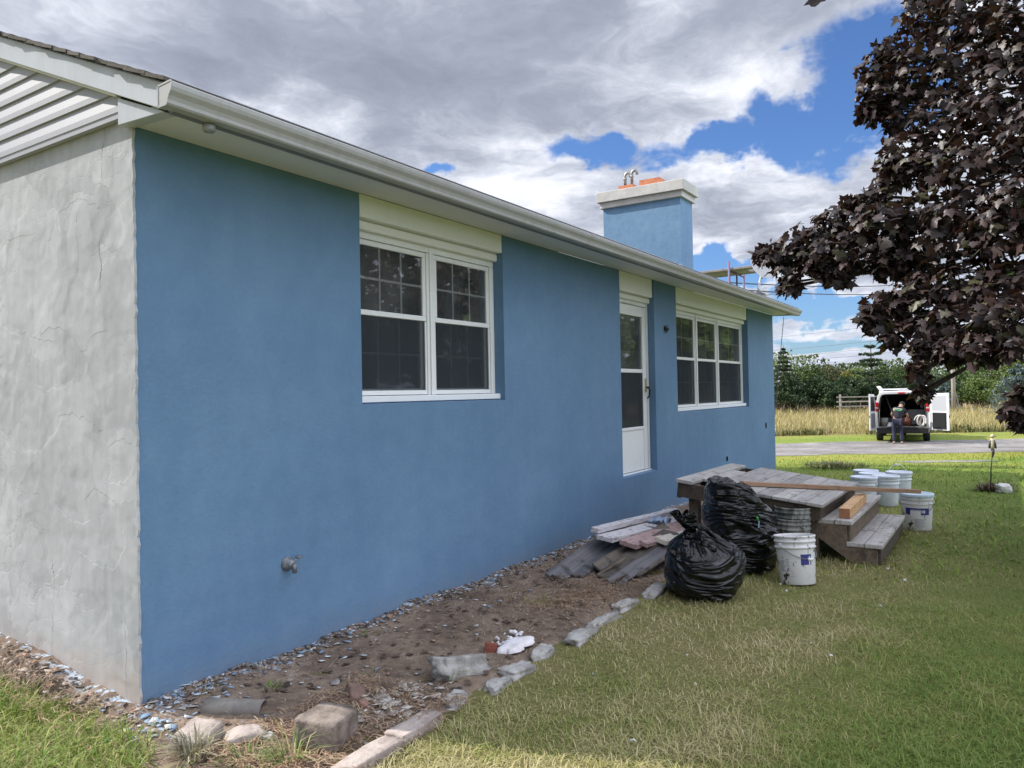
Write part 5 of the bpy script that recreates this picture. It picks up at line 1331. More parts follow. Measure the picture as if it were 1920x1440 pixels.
def worker():
    P = ts(29.75, 0); px = Vector((31.15, .02, -.8))
    root = empty('person', px, van_yaw)
    tag(root, 'person in dark cap, navy shirt and jeans bending into the open back of the van', 'person')
    SKIN = mat('skin', (.42, .25, .18), rough=.55); JEAN = mat('navy_jeans', (.018, .022, .045), (.032, .036, .065), 12, .9, bs=.3); SHIRT = mat('navy_shirt', (.008, .010, .016), (.013, .015, .022), 9, .9)
    SHOE = mat('tan_shoe', (.30, .22, .17), rough=.7); HAIR = mat('dark_hair', (.02, .015, .012), rough=.8)
    J = dict(pel=(0, 0, .90), sp=(.10, -.03, 1.10), ch=(.24, -.08, 1.31), nk=(.36, -.13, 1.44), hd=(.43, -.17, 1.52), ht=(.50, -.19, 1.60),
             sl=(.25, .10, 1.37), el=(.42, .20, 1.13), wl=(.66, .16, 1.05), hl=(.74, .14, 1.04), sr=(.28, -.26, 1.33), er=(.40, -.37, 1.09), wr=(.63, -.33, .98), hr=(.71, -.32, .96),
             pl=(0, .09, .88), kl=(.05, .115, .47), al=(-.03, .12, .09), fl=(.10, .13, .045), pr=(0, -.09, .88), kr=(.07, -.13, .47), ar=(-.01, -.16, .09), fr=(.12, -.18, .045))
    ks = list(J); ix = {k: i for i, k in enumerate(ks)}; V = [J[k] for k in ks]
    E = [('pel', 'sp'), ('sp', 'ch'), ('ch', 'nk'), ('nk', 'hd'), ('hd', 'ht'), ('ch', 'sl'), ('sl', 'el'), ('el', 'wl'), ('wl', 'hl'), ('ch', 'sr'), ('sr', 'er'), ('er', 'wr'), ('wr', 'hr'),
         ('pel', 'pl'), ('pl', 'kl'), ('kl', 'al'), ('al', 'fl'), ('pel', 'pr'), ('pr', 'kr'), ('kr', 'ar'), ('ar', 'fr')]
    Rr = dict(pel=.12, sp=(.115, .13), ch=(.12, .15), nk=.052, hd=.092, ht=.080, sl=.060, el=.043, wl=.029, hl=.032, sr=.060, er=.043, wr=.029, hr=.032, pl=.088, kl=.056, al=.040, fl=.034, pr=.088, kr=.056, ar=.040, fr=.034)
    body = skin_mesh('body', V, [(ix[a], ix[b]) for a, b in E], [Rr[k] for k in ks], SKIN, root)
    def sub(name, keys, edges, rad, m, rootk):
        ii = {k: i for i, k in enumerate(keys)}
        return skin_mesh(name, [J[k] for k in keys], [(ii[a], ii[b]) for a, b in edges], rad, m, root, ii[rootk])
    sub('jeans', ['pel', 'pl', 'kl', 'al', 'pr', 'kr', 'ar'], [('pel', 'pl'), ('pl', 'kl'), ('kl', 'al'), ('pel', 'pr'), ('pr', 'kr'), ('kr', 'ar')], [.145, .112, .082, .070, .112, .082, .070], JEAN, 'pel')
    J['w'] = (.02, -.01, .96); J['ml'] = (.34, .155, 1.24); J['mr'] = (.34, -.315, 1.20)
    sh = sub('shirt', ['w', 'sp', 'ch', 'nk', 'sl', 'ml', 'sr', 'mr'], [('w', 'sp'), ('sp', 'ch'), ('ch', 'nk'), ('ch', 'sl'), ('sl', 'ml'), ('ch', 'sr'), ('sr', 'mr')], [(.135, .15), (.135, .155), (.14, .175), .066, .082, .066, .082, .066], SHIRT, 'sp')
    # two lines of lettering across the back of the shirt, white over green (too small to read in the photograph)
    GRN = mat('green_print', (.10, .52, .16), rough=.7)
    ax = (Vector(J['ch']) - Vector(J['sp'])).normalized(); sd = Vector((0, 1, 0)); sd = (sd - ax*sd.dot(ax)).normalized(); nrm = sd.cross(ax).normalized()
    if nrm.x > 0: nrm = -nrm
    Rm = Matrix((sd, ax, nrm)).transposed(); base = Vector(J['ch'])*.72 + Vector(J['sp'])*.28
    for (dv, h, mt_, ws) in ((.065, .038, INKW, (.05, .02, .035, .03, .045, .03)), (.005, .055, GRN, (.045, .035, .04, .03, .04))):
        k = MB(); u = .15
        for w_ in ws:
            for (du, dh, ww, hh) in ((0, 0, w_, h*.30), (0, h*.36, w_*.35, h*.6), (w_*.6, h*.36, w_*.3, h*.6)):
                k.box(base + sd*(u - du - ww/2) + ax*(dv + dh - h/2) + nrm*(.150 - .30*(u-.02)**2), (ww, hh, .008), Rm)
            u -= w_ + .012
        k.build('back_print', mt_, sh)
    for a, f, s_ in (('al', 'fl', .12), ('ar', 'fr', -.16)):
        m = MB(); A = Vector(J[a]); 
        m.tube([(A.x-.06, s_, .05), (A.x, s_, .055), (A.x+.09, s_*1.03, .045), (A.x+.17, s_*1.08, .035), (A.x+.20, s_*1.1, .03)], [.035, .052, .05, .045, .025], 10)
        m.build('shoe', SHOE, root, smooth=True)
    hd = Vector(J['hd']); up = (Vector(J['ht']) - Vector(J['nk'])).normalized()
    m = MB(); q = up.to_track_quat('Z', 'X').to_matrix(); c0 = hd + up*.035
    m.lathe([(.098, 0), (.104, .03), (.092, .075), (.055, .105), (.0, .115)], 20, c0, R=q, cap0=True); fw = Vector((.8, -.05, -.55)).normalized()
    m.beam(c0 + fw*.08 + up*.01, c0 + fw*.19 - up*.01, .14, .012, up); m.build('cap', mat('black_cap', (.010, .010, .012), rough=.9), root, smooth=True)
    m = MB(); m.lathe([(.088, -.05), (.099, -.02), (.101, .005)], 18, hd + up*.03, R=q, cap0=False); m.build('hair', HAIR, root, smooth=True)
    # face: nose, ears (turned down into the van)
    fcd = (fw + Vector((.4, 0, .3))).normalized(); m = MB(); m.box(hd + fcd*.098, (.03, .026, .036), None, taper=.6)
    m.build('nose', SKIN, root, bevel=.008)
    for s_ in (1, -1):
        m = MB(); m.lathe([(0, -.008), (.028, -.006), (.03, .006), (0, .008)], 12, hd + Vector((0, s_*.096, -.005)), R=Matrix.Rotation(math.pi/2, 3, 'X'), cap0=False); m.build('ear', SKIN, root, smooth=True)
        m = MB(); m.lathe([(0, -.006), (.010, 0), (0, .006)], 10, hd + fcd*.09 + Vector((0, s_*.034, .025)), cap0=False); m.build('eye', VBLK, root, smooth=True)
    # hands: palm with five separate curled fingers, resting on the load
    for wr, hr, s_ in (('wl', 'hl', -1), ('wr', 'hr', 1)):
        W, H = Vector(J[wr]), Vector(J[hr]); d = (H - W).normalized(); side = d.cross(Vector((0, 0, 1))).normalized(); dn = side.cross(d) * -1
        vs = [W, H]; es = [(0, 1)]; rs = [.026, (.018, .036)]
        for k, ln in enumerate((.065, .075, .070, .055)):
            o = H + side*(.030 - .020*k)*1.0
            p1 = o + d*ln*.55 + dn*.008; p2 = p1 + d*ln*.35 + dn*.025; p3 = p2 + d*.012 + dn*.022
            b = len(vs); vs += [o + d*.02, p1, p2, p3]; es += [(1, b), (b, b+1), (b+1, b+2), (b+2, b+3)]; rs += [.010, .009, .0085, .007]
        o = H - d*.035 + side*s_*.035; b = len(vs); vs += [o, o + d*.03 + side*s_*.022 + dn*.01, o + d*.055 + side*s_*.02 + dn*.028]; es += [(0, b), (b, b+1), (b+1, b+2)]; rs += [.012, .010, .008]
        skin_mesh('hand', [tuple(v) for v in vs], es, rs, SKIN, root, 0, 1)
worker()

# ================================================================= HOUSE-TOP AND ROADSIDE THINGS
def scaffold():
    root = empty('scaffold', (12.85, 1.0, 0)); tag(root, 'blue and red steel scaffold frame rising behind the far end of the roof', 'scaffold')
    BL = mat('scaffold_blue_paint', (.10, .14, .30), (.20, .09, .13), 5, .5)
    def pole(a, b, r=.024, nm='tube'):
        m = MB(); m.tube([a, b], r, 10); m.build(nm, BL, root, smooth=True)
    for fy in (0.0, 2.2):
        pole((0, fy, -.0), (0, fy, 4.02), nm='upright'); pole((1.02, fy, 0), (1.02, fy, 3.88), nm='upright'); pole((.52, fy, 2.2), (.52, fy, 3.80), .018, 'ladder_rail')
        for z in (1.0, 1.9, 2.8, 3.83): pole((0, fy, z), (1.02, fy, z - .0), .020, 'crossbar')
        pole((0, fy, 3.45), (-.0, fy+.0, 3.70), .02, 'pin')
        pole((.52, fy, 3.25), (1.02, fy, 3.48), .018, 'brace'); pole((0, fy, 3.3), (-.30*0, fy+.4, 3.66), .018, 'brace')
    pole((0, 0, 3.3), (0, 2.2, 2.4), .016, 'cross_brace'); pole((1.02, 0, 2.4), (1.02, 2.2, 3.3), .016, 'cross_brace')
scaffold()
def scaf_planks():
    for k, (x, y0, y1, lab) in enumerate(((12.98, .50, 3.2, 'grey scaffold plank nearest the house roof'), (13.25, .72, 3.3, 'grey scaffold plank in the middle of the staging'), (13.53, .62, 3.2, 'grey scaffold plank on the outer side of the staging'))):
        m = MB(); m.beam((0, 0, 0), (0, y1-y0, 0), .25, .045, seg=4, warp=-.02); o = m.build('scaffold_plank', GREYW, bevel=.004); o.location = (x, y0, 3.875)
        tag(o, lab, 'plank', 'planks on the scaffold')
scaf_planks()
def dish():
    root = empty('satellite_dish', (11.45, .12, roofz(.12))); tag(root, 'pale satellite dish on a bent mast at the far roof end', 'satellite dish')
    G = mat('dish_grey', (.50, .50, .50), (.42, .42, .42), 6, .5); m = MB()
    m.tube([(-.1, -.12, .02), (-.04, -.06, .10), (.22, -.05, .36)], .022, 10); m.build('mast', G, root, smooth=True)
    b = MB(); b.box((-.1, -.12, .0), (.16, .12, .03), (.3, 0, 0)); b.build('foot', ALU, root)
    d = MB(); R = Vector((-.55, -.75, .30)).normalized().to_track_quat('Z', 'Y').to_matrix()
    d.lathe([(0, 0), (.10, .010), (.20, .040), (.27, .080), (.275, .082), (.27, .072), (.20, .03), (.1, -.002), (0, -.012)], 32, (.20, -.05, .52), R=R, cap0=False); d.build('reflector', G, root, smooth=True)
    a = MB(); a.tube([(.20, -.05, .30), (-.02, -.32, .42)], .012, 8); a.box((-.03, -.34, .44), (.06, .10, .05)); a.build('feed_arm', G, root)
dish()
def wire(a, b, sag, r, label, name='cable', n=24, mt=None, group=None):
    a, b = Vector(a), Vector(b); m = MB()
    m.tube([a.lerp(b, k/n) - Vector((0, 0, sag*4*(k/n)*(1-k/n))) for k in range(n+1)], r, 5); o = m.build(name, mt or VBLK, smooth=True)
    return tag(o, label, 'cable', group)
WG = mat('grey_wire', (.16, .16, .19), rough=.6)
wire((12.30, 1.35, 3.60), (50, -1.5, 8.0), .35, .014, 'uppermost service cable leaving the far end of the house')
wire((12.30, 1.15, 3.45), (50, -1.6, 7.6), .40, .014, 'second service cable running parallel just under the uppermost one')
wire((12.30, .55, 3.20), (46, 3.4, 8.1), .15, .010, 'thin cable climbing steeply to the right from the gutter end', mt=WG)
wire((12.32, -.15, 2.80), (12.6, .2, .3), .0, .006, 'thin loose wire hanging down past the far corner of the house', mt=WG)
def utility_pole():
    root = empty('utility_pole', (71.3, -.02, -.8)); tag(root, 'bare grey wooden utility pole standing in the meadow by the trees', 'utility pole')
    W = wood('silvered_pole_wood', (.24, .22, .20), (.42, .40, .38), (8, 8, .5), 3, .85)
    m = MB(); m.tube([(0, 0, -.3), (0, 0, 3), (0, 0, 6.9)], [.17, .155, .125], 14); m.build('pole', W, root, smooth=True)
    c = MB(); c.beam((0, -.95, 6.45), (0, .95, 6.45), .10, .11); c.build('crossarm', W, root)
    for y in (-.85, -.3, .35, .85):
        i = MB(); i.lathe([(.02, 0), (.05, .03), (.035, .07), (.05, .10), (.02, .14)], 12, (0, y, 6.5), cap1=True); i.build('insulator', mat('white_insulator', (.7, .7, .7), rough=.2), root, smooth=True)
    s = MB(); s.tube([(0, -.55, -.3), (0, -.16, 1.5)], .05, 8); s.build('stay_post', W, root)
utility_pole()
for (z0, z1, r, lab) in ((6.9, 7.3, .016, 'thin top power line crossing the sky to the utility pole'), (5.55, 5.95, .022, 'pale upper power line over the tree tops'), (4.75, 5.35, .030, 'thick lower power line touching the spruce tip'), (4.25, 4.75, .02, 'lowest power line just above the hedge of trees')):
    wire((84, 24, z0), (71.3, -.02, z1), .25, r, lab, 'power_line', mt=WG if z0 != 4.75 else mat('pale_cable', (.42, .42, .42), rough=.6))
def rail_fence():
    a, b = ts(63.4, 27.4), ts(63.4, 31.6); root = empty('rail_fence', a); tag(root, 'pale three-rail wooden fence at the back of the meadow left of the van', 'fence')
    W = wood('bleached_fence_wood', (.30, .285, .255), (.45, .43, .39), (.5, 9, 9), 3, .8); d = b - a
    for k in (0, 1):
        m = MB(); p = d*k*.98; m.bx(p.x-.07, p.x+.07, p.y-.07, p.y+.07, -.2, 1.62); m.build('post', W, root, bevel=.01)
    for z in (.62, 1.02, 1.40):
        m = MB(); e = d.normalized(); m.beam(-e*.28 + Vector((-.08, 0, z)), d + e*.2 + Vector((-.08, 0, z)), .05, .105); m.build('rail', W, root, bevel=.008)
rail_fence()
def garden_stake():
    root = empty('garden_stake', (10.42, -3.32, 0)); tag(root, 'thin dark garden stake with a pale bird ornament on top', 'garden stake')
    m = MB(); m.tube([(0, 0, -.05), (.015, -.012, .3), (.03, -.035, .56)], .008, 8); m.build('rod', VBLK, root, smooth=True)
    BI = mat('cream_ornament', (.62, .55, .38), (.48, .40, .24), 12, .6); BD = mat('dark_ornament', (.03, .03, .035), rough=.6)
    c = Vector((.032, -.038, .0)); b = MB()
    b.lathe([(0, .575), (.026, .59), (.034, .63), (.036, .67), (.030, .71), (.022, .735), (0, .745)], 18, c, cap0=False); bo = b.build('bird_body', BI, root, smooth=True)
    h = MB(); h.lathe([(0, -.032), (.020, -.022), (.028, 0), (.020, .022), (0, .03)], 16, c + Vector((-.004, 0, .765)), cap0=False); h.build('bird_head', BI, root, smooth=True)
    k = MB(); k.tube([c + Vector((0, -.022, .770)), c + Vector((.0, -.055, .758))], [.008, .001], 8); k.build('beak', BD, bo, smooth=True)
    for s_ in (1, -1):
        w = MB(); w.lathe([(0, -.07), (.012, -.05), (.016, 0), (.010, .05), (0, .06)], 10, c + Vector((-.018, s_*.030, .655)), R=Matrix.Rotation(.2*s_, 3, 'X'), cap0=False); w.build('wing', BD, bo, smooth=True)
    t = MB(); t.tube([c + Vector((0, 0, .59)), c + Vector((-.01, -.008, .53)), c + Vector((-.004, .004, .47))], [.022, .016, .008], 10); t.build('tail', BD, bo, smooth=True)
garden_stake()
Vb, Fb, Tb = tuft(420, 10.45, -3.36, .19, .08, .22, .012, 77, -.01, (.1, 1.1))
tag(np_mesh('dry_weeds', Vb, Fb, blade_mat('rusty_weed', [(.1, (.05, .035, .02)), (.6, (.13, .09, .055)), (1, (.20, .15, .09))], False), attr=Tb), 'ring of brown dead weeds round the foot of the garden stake', 'weed')
rock('white_stone', (10.28, -3.47, .06), (.20, .16, .13), .4, mat('white_stone', (.62, .61, .58), (.48, .47, .44), 8, .8), 'white stone at the foot of the garden stake', 'stone', 61, .2, .5)
Vb, Fb, Tb = tuft(900, 13.6, -.75, .60, .05, .16, .012, 79, -.05, (.1, 1.1))
tag(np_mesh('weed_patch', Vb, Fb, blade_mat('dark_weed', [(.1, (.08, .10, .03)), (.6, (.15, .15, .07)), (1, (.24, .20, .12))], False), attr=Tb), 'dark scruffy weed patch just past the far corner of the house', 'weed')

# ================================================================= TREES
def quads(C, size, r, flat=.0, asp=.6):
    n = len(C); a = r.normal(size=(n, 3)); a /= np.linalg.norm(a, axis=1)[:, None]
    b = r.normal(size=(n, 3)); b -= a*np.sum(a*b, 1)[:, None]; b /= np.linalg.norm(b, axis=1)[:, None]
    s = (size*(.6 + .8*r.random(n)))[:, None] if np.isscalar(size) else size[:, None]
    V = np.stack([C - a*s, C + b*s*asp - a*s*.1, C + a*s, C - b*s*asp - a*s*.1], 1).reshape(-1, 3)
    return V, np.arange(4*n).reshape(n, 4)
def leaf_mat(name, c0, c1, c2, trans=.2, rough=.55):
    m, t, b = new_mat(name); a = N(t, 'ShaderNodeAttribute'); a.attribute_name = 'tint'
    c = RAMP(t, a.outputs['Fac'], [(.1, c0), (.55, c1), (.95, c2)]); t.links.new(c, b.inputs['Base Color']); b.inputs['Roughness'].default_value = rough; b.inputs['Specular IOR Level'].default_value = .3
    tl = N(t, 'ShaderNodeBsdfTranslucent'); t.links.new(c, tl.inputs[0]); mx = N(t, 'ShaderNodeMixShader'); mx.inputs[0].default_value = trans
    t.links.new(b.outputs[0], mx.inputs[1]); t.links.new(tl.outputs[0], mx.inputs[2]); t.links.new(mx.outputs[0], t.nodes['Material Output'].inputs[0]); return m
BARK = mat('grey_bark', (.10, .085, .07), (.18, .155, .13), 8, .9, bs=.8, bd=.02, bscale=20, stretch=(1, 1, .3))
LF = {'dark': leaf_mat('evergreen_leaf', (.016, .032, .014), (.030, .058, .022), (.060, .098, .034)), 'mid': leaf_mat('mid_green_leaf', (.030, .056, .014), (.060, .100, .024), (.11, .155, .04)),
      'light': leaf_mat('light_green_leaf', (.055, .085, .020), (.10, .15, .035), (.17, .215, .055)), 'yellow': leaf_mat('yellow_green_leaf', (.13, .14, .025), (.24, .22, .04), (.36, .31, .06)),
      'blue': leaf_mat('blue_spruce_needle', (.045, .075, .075), (.10, .15, .15), (.20, .27, .28)), 'olive': leaf_mat('olive_leaf', (.05, .055, .025), (.09, .10, .04), (.15, .15, .06))}
def bushy(base, H, Wd, kind, label, seed, n=2600, lo=.08, leaf=.14, name='tree', group=None, clumps=60):
    r = np.random.default_rng(seed); root = empty(name, base); tag(root, label, 'tree', group)
    cl = []
    while len(cl) < clumps:
        p = r.uniform(-1, 1, 3); q = np.linalg.norm(p)
        if q < 1 and q > .35: cl.append(p)
    H = H*.84 if group else H
    cl = np.array(cl); cz = lo*H + (1-lo)*H*(.5 + .46*cl[:, 2]); wz = np.clip(1.05 - .55*np.maximum(0, cl[:, 2]), .3, 1)
    C = np.stack([cl[:, 0]*Wd/2*wz, cl[:, 1]*Wd/2*wz, cz], 1)
    k = r.integers(0, clumps, n); rad = (.10 + .10*r.random(clumps))*Wd
    d = r.normal(size=(n, 3)); d /= np.linalg.norm(d, axis=1)[:, None]; d *= (r.random(n)**.45)[:, None]
    P = C[k] + d*rad[k][:, None]*np.array([1, 1, .75])
    P[:, 2] = np.maximum(P[:, 2], .05)
    V, F = quads(P, leaf, r); tint = np.repeat(np.clip(.25*r.random(n) + .55*(np.random.default_rng(seed+1).random(clumps))[k] + .15, 0, 1), 4)
    np_mesh('crown', V, F, LF[kind], parent=root, attr=tint)
    m = MB(); m.tube([(0, 0, -.2), (.02*Wd, 0, H*.35), (0, .02*Wd, H*.7)], [.035*H, .026*H, .008*H], 8)
    for i in range(7):
        c = C[r.integers(0, clumps)]; z = H*(.15 + .4*r.random()); m.tube([(0, 0, z), tuple(c*np.array([.5, .5, 1]) * .6 + np.array([0, 0, z])*.4), tuple(c)], [.012*H, .009*H, .004*H], 5)
    m.build('trunk', BARK, root, smooth=True)
    return root
def conifer(base, H, Wd, kind, label, seed, n=3000, leaf=.13, tiers=15, name='conifer', droop=.25, gap=.0, tip=1.0):
    r = np.random.default_rng(seed); root = empty(name, base); tag(root, label, 'tree')
    P = []; T = []; m = MB(); m.tube([(0, 0, -.2), (0, 0, H*.5), (0, 0, H)], [.03*H, .018*H, .003*H], 8)
    for i in range(tiers):
        u = (i + .5*r.random())/tiers; z = H*(.05 + .93*u); R = Wd/2*(1-u)**(.75*tip)*(.75 + .4*r.random()); nb = max(4, int(9*(1-u)+4))
        for b in range(nb):
            a = 6.283*(b + r.random()*.7)/nb; L = R*(.75 + .4*r.random()); e = np.array([math.cos(a)*L, math.sin(a)*L, z + L*(.12 - droop)])
            m.tube([(0, 0, z), tuple(np.array([0, 0, z])*.5 + e*.5 + np.array([0, 0, .06*L])), tuple(e)], [.008*H, .005*H, .002*H], 4)
            kk = max(4, int(n/tiers/nb)); w = r.random(kk)**.7
            q = np.array([0, 0, z])[None, :]*(1-w)[:, None] + e[None, :]*w[:, None] + r.normal(size=(kk, 3))*np.array([.10, .10, .06])*(L*.75+.15)
            q[:, 2] += .05*L*np.sin(w*3.1); P.append(q); T.append(np.clip(.3*r.random(kk) + .5*w + .15*r.random(), 0, 1))
    P = np.concatenate(P); P[:, 2] = np.maximum(P[:, 2], .05); V, F = quads(P, leaf, r, asp=.35)
    np_mesh('crown', V, F, LF[kind], parent=root, attr=np.repeat(np.concatenate(T), 4)); m.build('trunk', BARK, root, smooth=True)
    return root
def at_px(px, t): return ts(t, (px-960)/CF*t)
G_T = 'trees along the back of the meadow'
conifer(at_px(1470, 68), 6.2, 4.6, 'dark', 'dark pointed spruce hugging the far corner of the house', 101, 6500, .12, droop=.2, tip=1.25)
conifer(at_px(1634, 70), 6.4, 4.4, 'dark', 'dark broad pine with open whorls behind the rail fence', 102, 5500, .12, 10, droop=.0, tip=.55)
for i, (px, t, H, Wd, kind, lab) in enumerate([
        (1490, 67.5, 3.3, 4.4, 'dark', 'low dark evergreen bush at the left foot of the tree line'),
        (1515, 74, 5.3, 5.2, 'mid', 'green tree behind the low dark bush'),
        (1530, 68, 3.9, 4.2, 'dark', 'second dark bush from the house in the tree line'),
        (1552, 75, 5.5, 5.0, 'olive', 'olive tree with bare twigs on top in the middle of the line'),
        (1560, 67, 3.2, 4.0, 'dark', 'squat dark evergreen under the yellowing tree'),
        (1578, 79, 5.0, 3.2, 'yellow', 'yellowing tree between the olive one and the pine'),
        (1595, 69, 3.9, 4.2, 'dark', 'dark bush left of the rail fence'),
        (1610, 78, 5.0, 4.6, 'light', 'pale green tree behind the pine to its left'),
        (1665, 76, 5.3, 5.4, 'mid', 'green tree right behind the pine above the van'),
        (1668, 69, 3.4, 4.0, 'dark', 'dark low tree just behind the white van'),
        (1702, 72, 5.0, 5.0, 'mid', 'mid green tree right of the van roof'),
        (1745, 70, 4.2, 5.0, 'dark', 'dark tree left of the utility pole'),
        (1800, 71, 4.6, 5.2, 'mid', 'green tree right of the utility pole'),
        (1838, 67, 3.4, 4.2, 'light', 'bright green bush between the utility pole and the blue spruce'),
        (1860, 76, 7.2, 6.4, 'mid', 'tall green tree behind the bright bush'),
        (1915, 72, 6.4, 6.0, 'light', 'light green tree at the right edge above the blue spruce')]):
    bushy(at_px(px, t), H, Wd, kind, lab, 200+i, 5200, .05, .105, group=G_T)
conifer(at_px(1908, 52), 3.7, 4.2, 'blue', 'blue-grey spruce at the right edge of the meadow', 140, 3000, .12, 13, droop=.12)
conifer(at_px(1772, 66), 2.6, 3.0, 'blue', 'small blue-tinged spruce left of the utility pole', 141, 1500, .12, 9, droop=.1)
def woodland():
    r = np.random.default_rng(55); P = []
    n = 80000; s = r.uniform(-90, 150, n); t = 96 + 26*r.random(n); h = 5.2 + .9*np.sin(s*.21) + .8*np.sin(s*.53+1) + .5*np.sin(s*1.3)
    z = -.8 + h*(1 - r.random(n)**1.7*.95)
    x = C0[0] + FXY[0]*t + RXY[0]*s; y = C0[1] + FXY[1]*t + RXY[1]*s
    V, F = quads(np.stack([x, y, z], 1), .21, r); tint = np.repeat(np.clip(.5 + .35*np.sin(s*.4) + .25*(r.random(n)-.5), 0, 1), 4)
    tag(np_mesh('distant_woodland', V, F, LF['mid'], attr=tint), kind='stuff')
woodland()
# trees on the near side of the lot: out of frame, but the windows mirror them
for i, (x, y, H, Wd, kind, lab) in enumerate([(25.5, -6.4, 7.5, 4.6, 'mid', 'lawn tree past the right edge, mirrored with its trunk'), (17, -20, 6.8, 8, 'mid', 'broad tree across the lawn mirrored in the nearer window'),
        (29, -20, 7.2, 8, 'mid', 'broad tree across the lawn mirrored in the door glass'), (42, -20, 8, 9, 'mid', 'broad tree far across the lawn mirrored in the far window'), (56, -23, 9, 12, 'mid', 'farthest tree across the lawn mirrored in the far window')]):
    bushy((x, y, terrain(x, y)), H, Wd, kind, lab, 300+i, 3400, .22 if i == 0 else .08, .26, clumps=70)

# ---------------------------------------------------------------- the red-leaved maple
MAPLE = None
def maple():
    r = np.random.default_rng(77)
    root = empty('maple_tree', (8.0, -8.0, 0)); tag(root, 'large purple-leaved maple with drooping branches at the right', 'tree')
    def cp(px, py, d):
        v = _f + CR*((px-960)/CF) + CU*((720-py)/CF); return np.array(CPOS + v*d)
    B = [(1745, 25, 60, 7.4), (1830, 20, 80, 7), (1905, 50, 80, 6.6), (1668, 100, 36, 7.6), (1640, 130, 34, 7.6), (1648, 175, 44, 7.5), (1720, 130, 62, 7.4), (1800, 120, 70, 7), (1880, 150, 70, 6.6),
         (1690, 215, 44, 7.4), (1640, 205, 34, 7.5), (1770, 220, 62, 7), (1850, 240, 70, 6.6), (1915, 270, 60, 6.2), (1700, 295, 52, 7.1), (1672, 325, 40, 7.2), (1760, 315, 60, 6.9), (1830, 335, 70, 6.5), (1905, 370, 62, 6.1),
         (1640, 375, 38, 7.2), (1600, 405, 42, 7.3), (1550, 430, 42, 7.4), (1500, 455, 38, 7.6), (1455, 475, 30, 7.7), (1432, 478, 20, 7.8), (1478, 510, 26, 7.6), (1480, 535, 22, 7.5), (1540, 480, 40, 7.3), (1590, 470, 48, 7.2), (1650, 430, 58, 7), (1715, 420, 60, 6.9), (1785, 425, 62, 6.5), (1865, 440, 70, 6.2),
         (1572, 515, 26, 7.2), (1545, 505, 26, 7.3), (1650, 495, 34, 7), (1690, 490, 40, 6.9), (1745, 510, 52, 6.8), (1805, 530, 64, 6.5), (1885, 540, 64, 6.1),
         (1655, 575, 36, 6.8), (1632, 600, 26, 6.8), (1672, 625, 32, 6.7), (1700, 560, 40, 6.7), (1745, 595, 52, 6.5), (1805, 605, 56, 6.2), (1875, 600, 62, 5.8), (1735, 650, 30, 6.3), (1785, 655, 34, 6.1), (1840, 655, 36, 5.8), (1722, 695, 20, 6.2), (1728, 735, 14, 6.2), (1900, 650, 26, 5.6),
         (1914, 738, 18, 5.5), (1897, 768, 15, 5.5), (1917, 788, 18, 5.5),
         (1985, 60, 100, 6.4), (1990, 240, 100, 6.1), (1995, 420, 100, 5.9), (1995, 570, 80, 5.6), (1990, 720, 50, 5.4), (2120, 150, 150, 6), (2130, 400, 150, 5.8), (2140, 620, 110, 5.5), (2300, 280, 180, 6), (2320, 560, 170, 5.8), (2520, 400, 220, 6), (1850, -90, 90, 7), (2000, -130, 140, 6.6), (1720, -60, 50, 7.4), (2250, -60, 180, 6.4)]
    C = np.array([cp(*b[:3:1][:2], b[3]) for b in B]); Rb = np.array([b[2]*b[3]/CF for b in B])
    big = np.array([(8.3, -8.3, 4.6), (9.8, -7.0, 5.4), (6.8, -9.4, 5.2), (8.5, -8.5, 6.8), (10, -9.5, 5), (7.2, -7.4, 6.2), (6.2, -7.6, 4.2), (9.2, -6.2, 4.0)]); bR = np.array([1.6, 1.5, 1.6, 1.6, 1.6, 1.4, 1.2, 1.2])
    cnt = [int(min(420, 50 + 150*(q/.33)**2)) for q in Rb] + [620]*len(big)
    CC = np.concatenate([C, big]); RR = np.concatenate([Rb, bR])
    ctr = np.repeat(CC, cnt, 0); rad = np.repeat(RR, cnt); n = len(ctr); kid = np.repeat(np.arange(len(CC)), cnt)
    d = r.normal(size=(n, 3)); d /= np.linalg.norm(d, axis=1)[:, None]; q = (.25 + .75*r.random(n)**.5)
    q = np.where(r.random(n) < .10, q*1.18, q)
    P = ctr + d*(q*rad)[:, None]*np.array([1, 1, .92])
    P = np.concatenate([P, np.array([[2.67, -2.61, 3.80], [2.80, -2.66, 4.02], [2.55, -2.75, 4.1], [2.9, -2.9, 4.05], [2.75, -2.85, 4.2], [2.95, -2.7, 4.25]])]); n = len(P)
    # leaf blade template: five lobes, drawn tip along +x, slightly folded
    ang = np.radians([180, 145, 124, 104, 88, 64, 47, 26, 0]); rr = np.array([.14, .55, .52, .78, .62, .95, .62, .72, 1.10])
    half = np.stack([rr*np.cos(ang), rr*np.sin(ang)], 1)
    notch = half; up = notch; dn = notch[1:-1][::-1]*np.array([1, -1])
    rim = np.concatenate([up, dn]); k = len(rim)
    T = np.zeros((k+1, 3)); T[:k, :2] = rim; T[:k, 2] = -.25*np.abs(rim[:, 1]) - .16*np.maximum(0, rim[:, 0])**2
    size = .038 + .042*r.random(n)
    out = np.concatenate([d, np.tile(np.array([[0, 0, -1.0]]), (n-len(d), 1))]); out[:, 2] *= .6
    tip = out*.7 + np.array([0, 0, -.75]) + .55*r.normal(size=(n, 3)); tip /= np.linalg.norm(tip, axis=1)[:, None]
    nrm = np.array([0, 0, .8]) + .8*out + .55*r.normal(size=(n, 3)); nrm -= tip*np.sum(nrm*tip, 1)[:, None]; nrm /= np.linalg.norm(nrm, axis=1)[:, None]
    sd = np.cross(nrm, tip)
    fold = (.4 + 1.6*r.random(n))
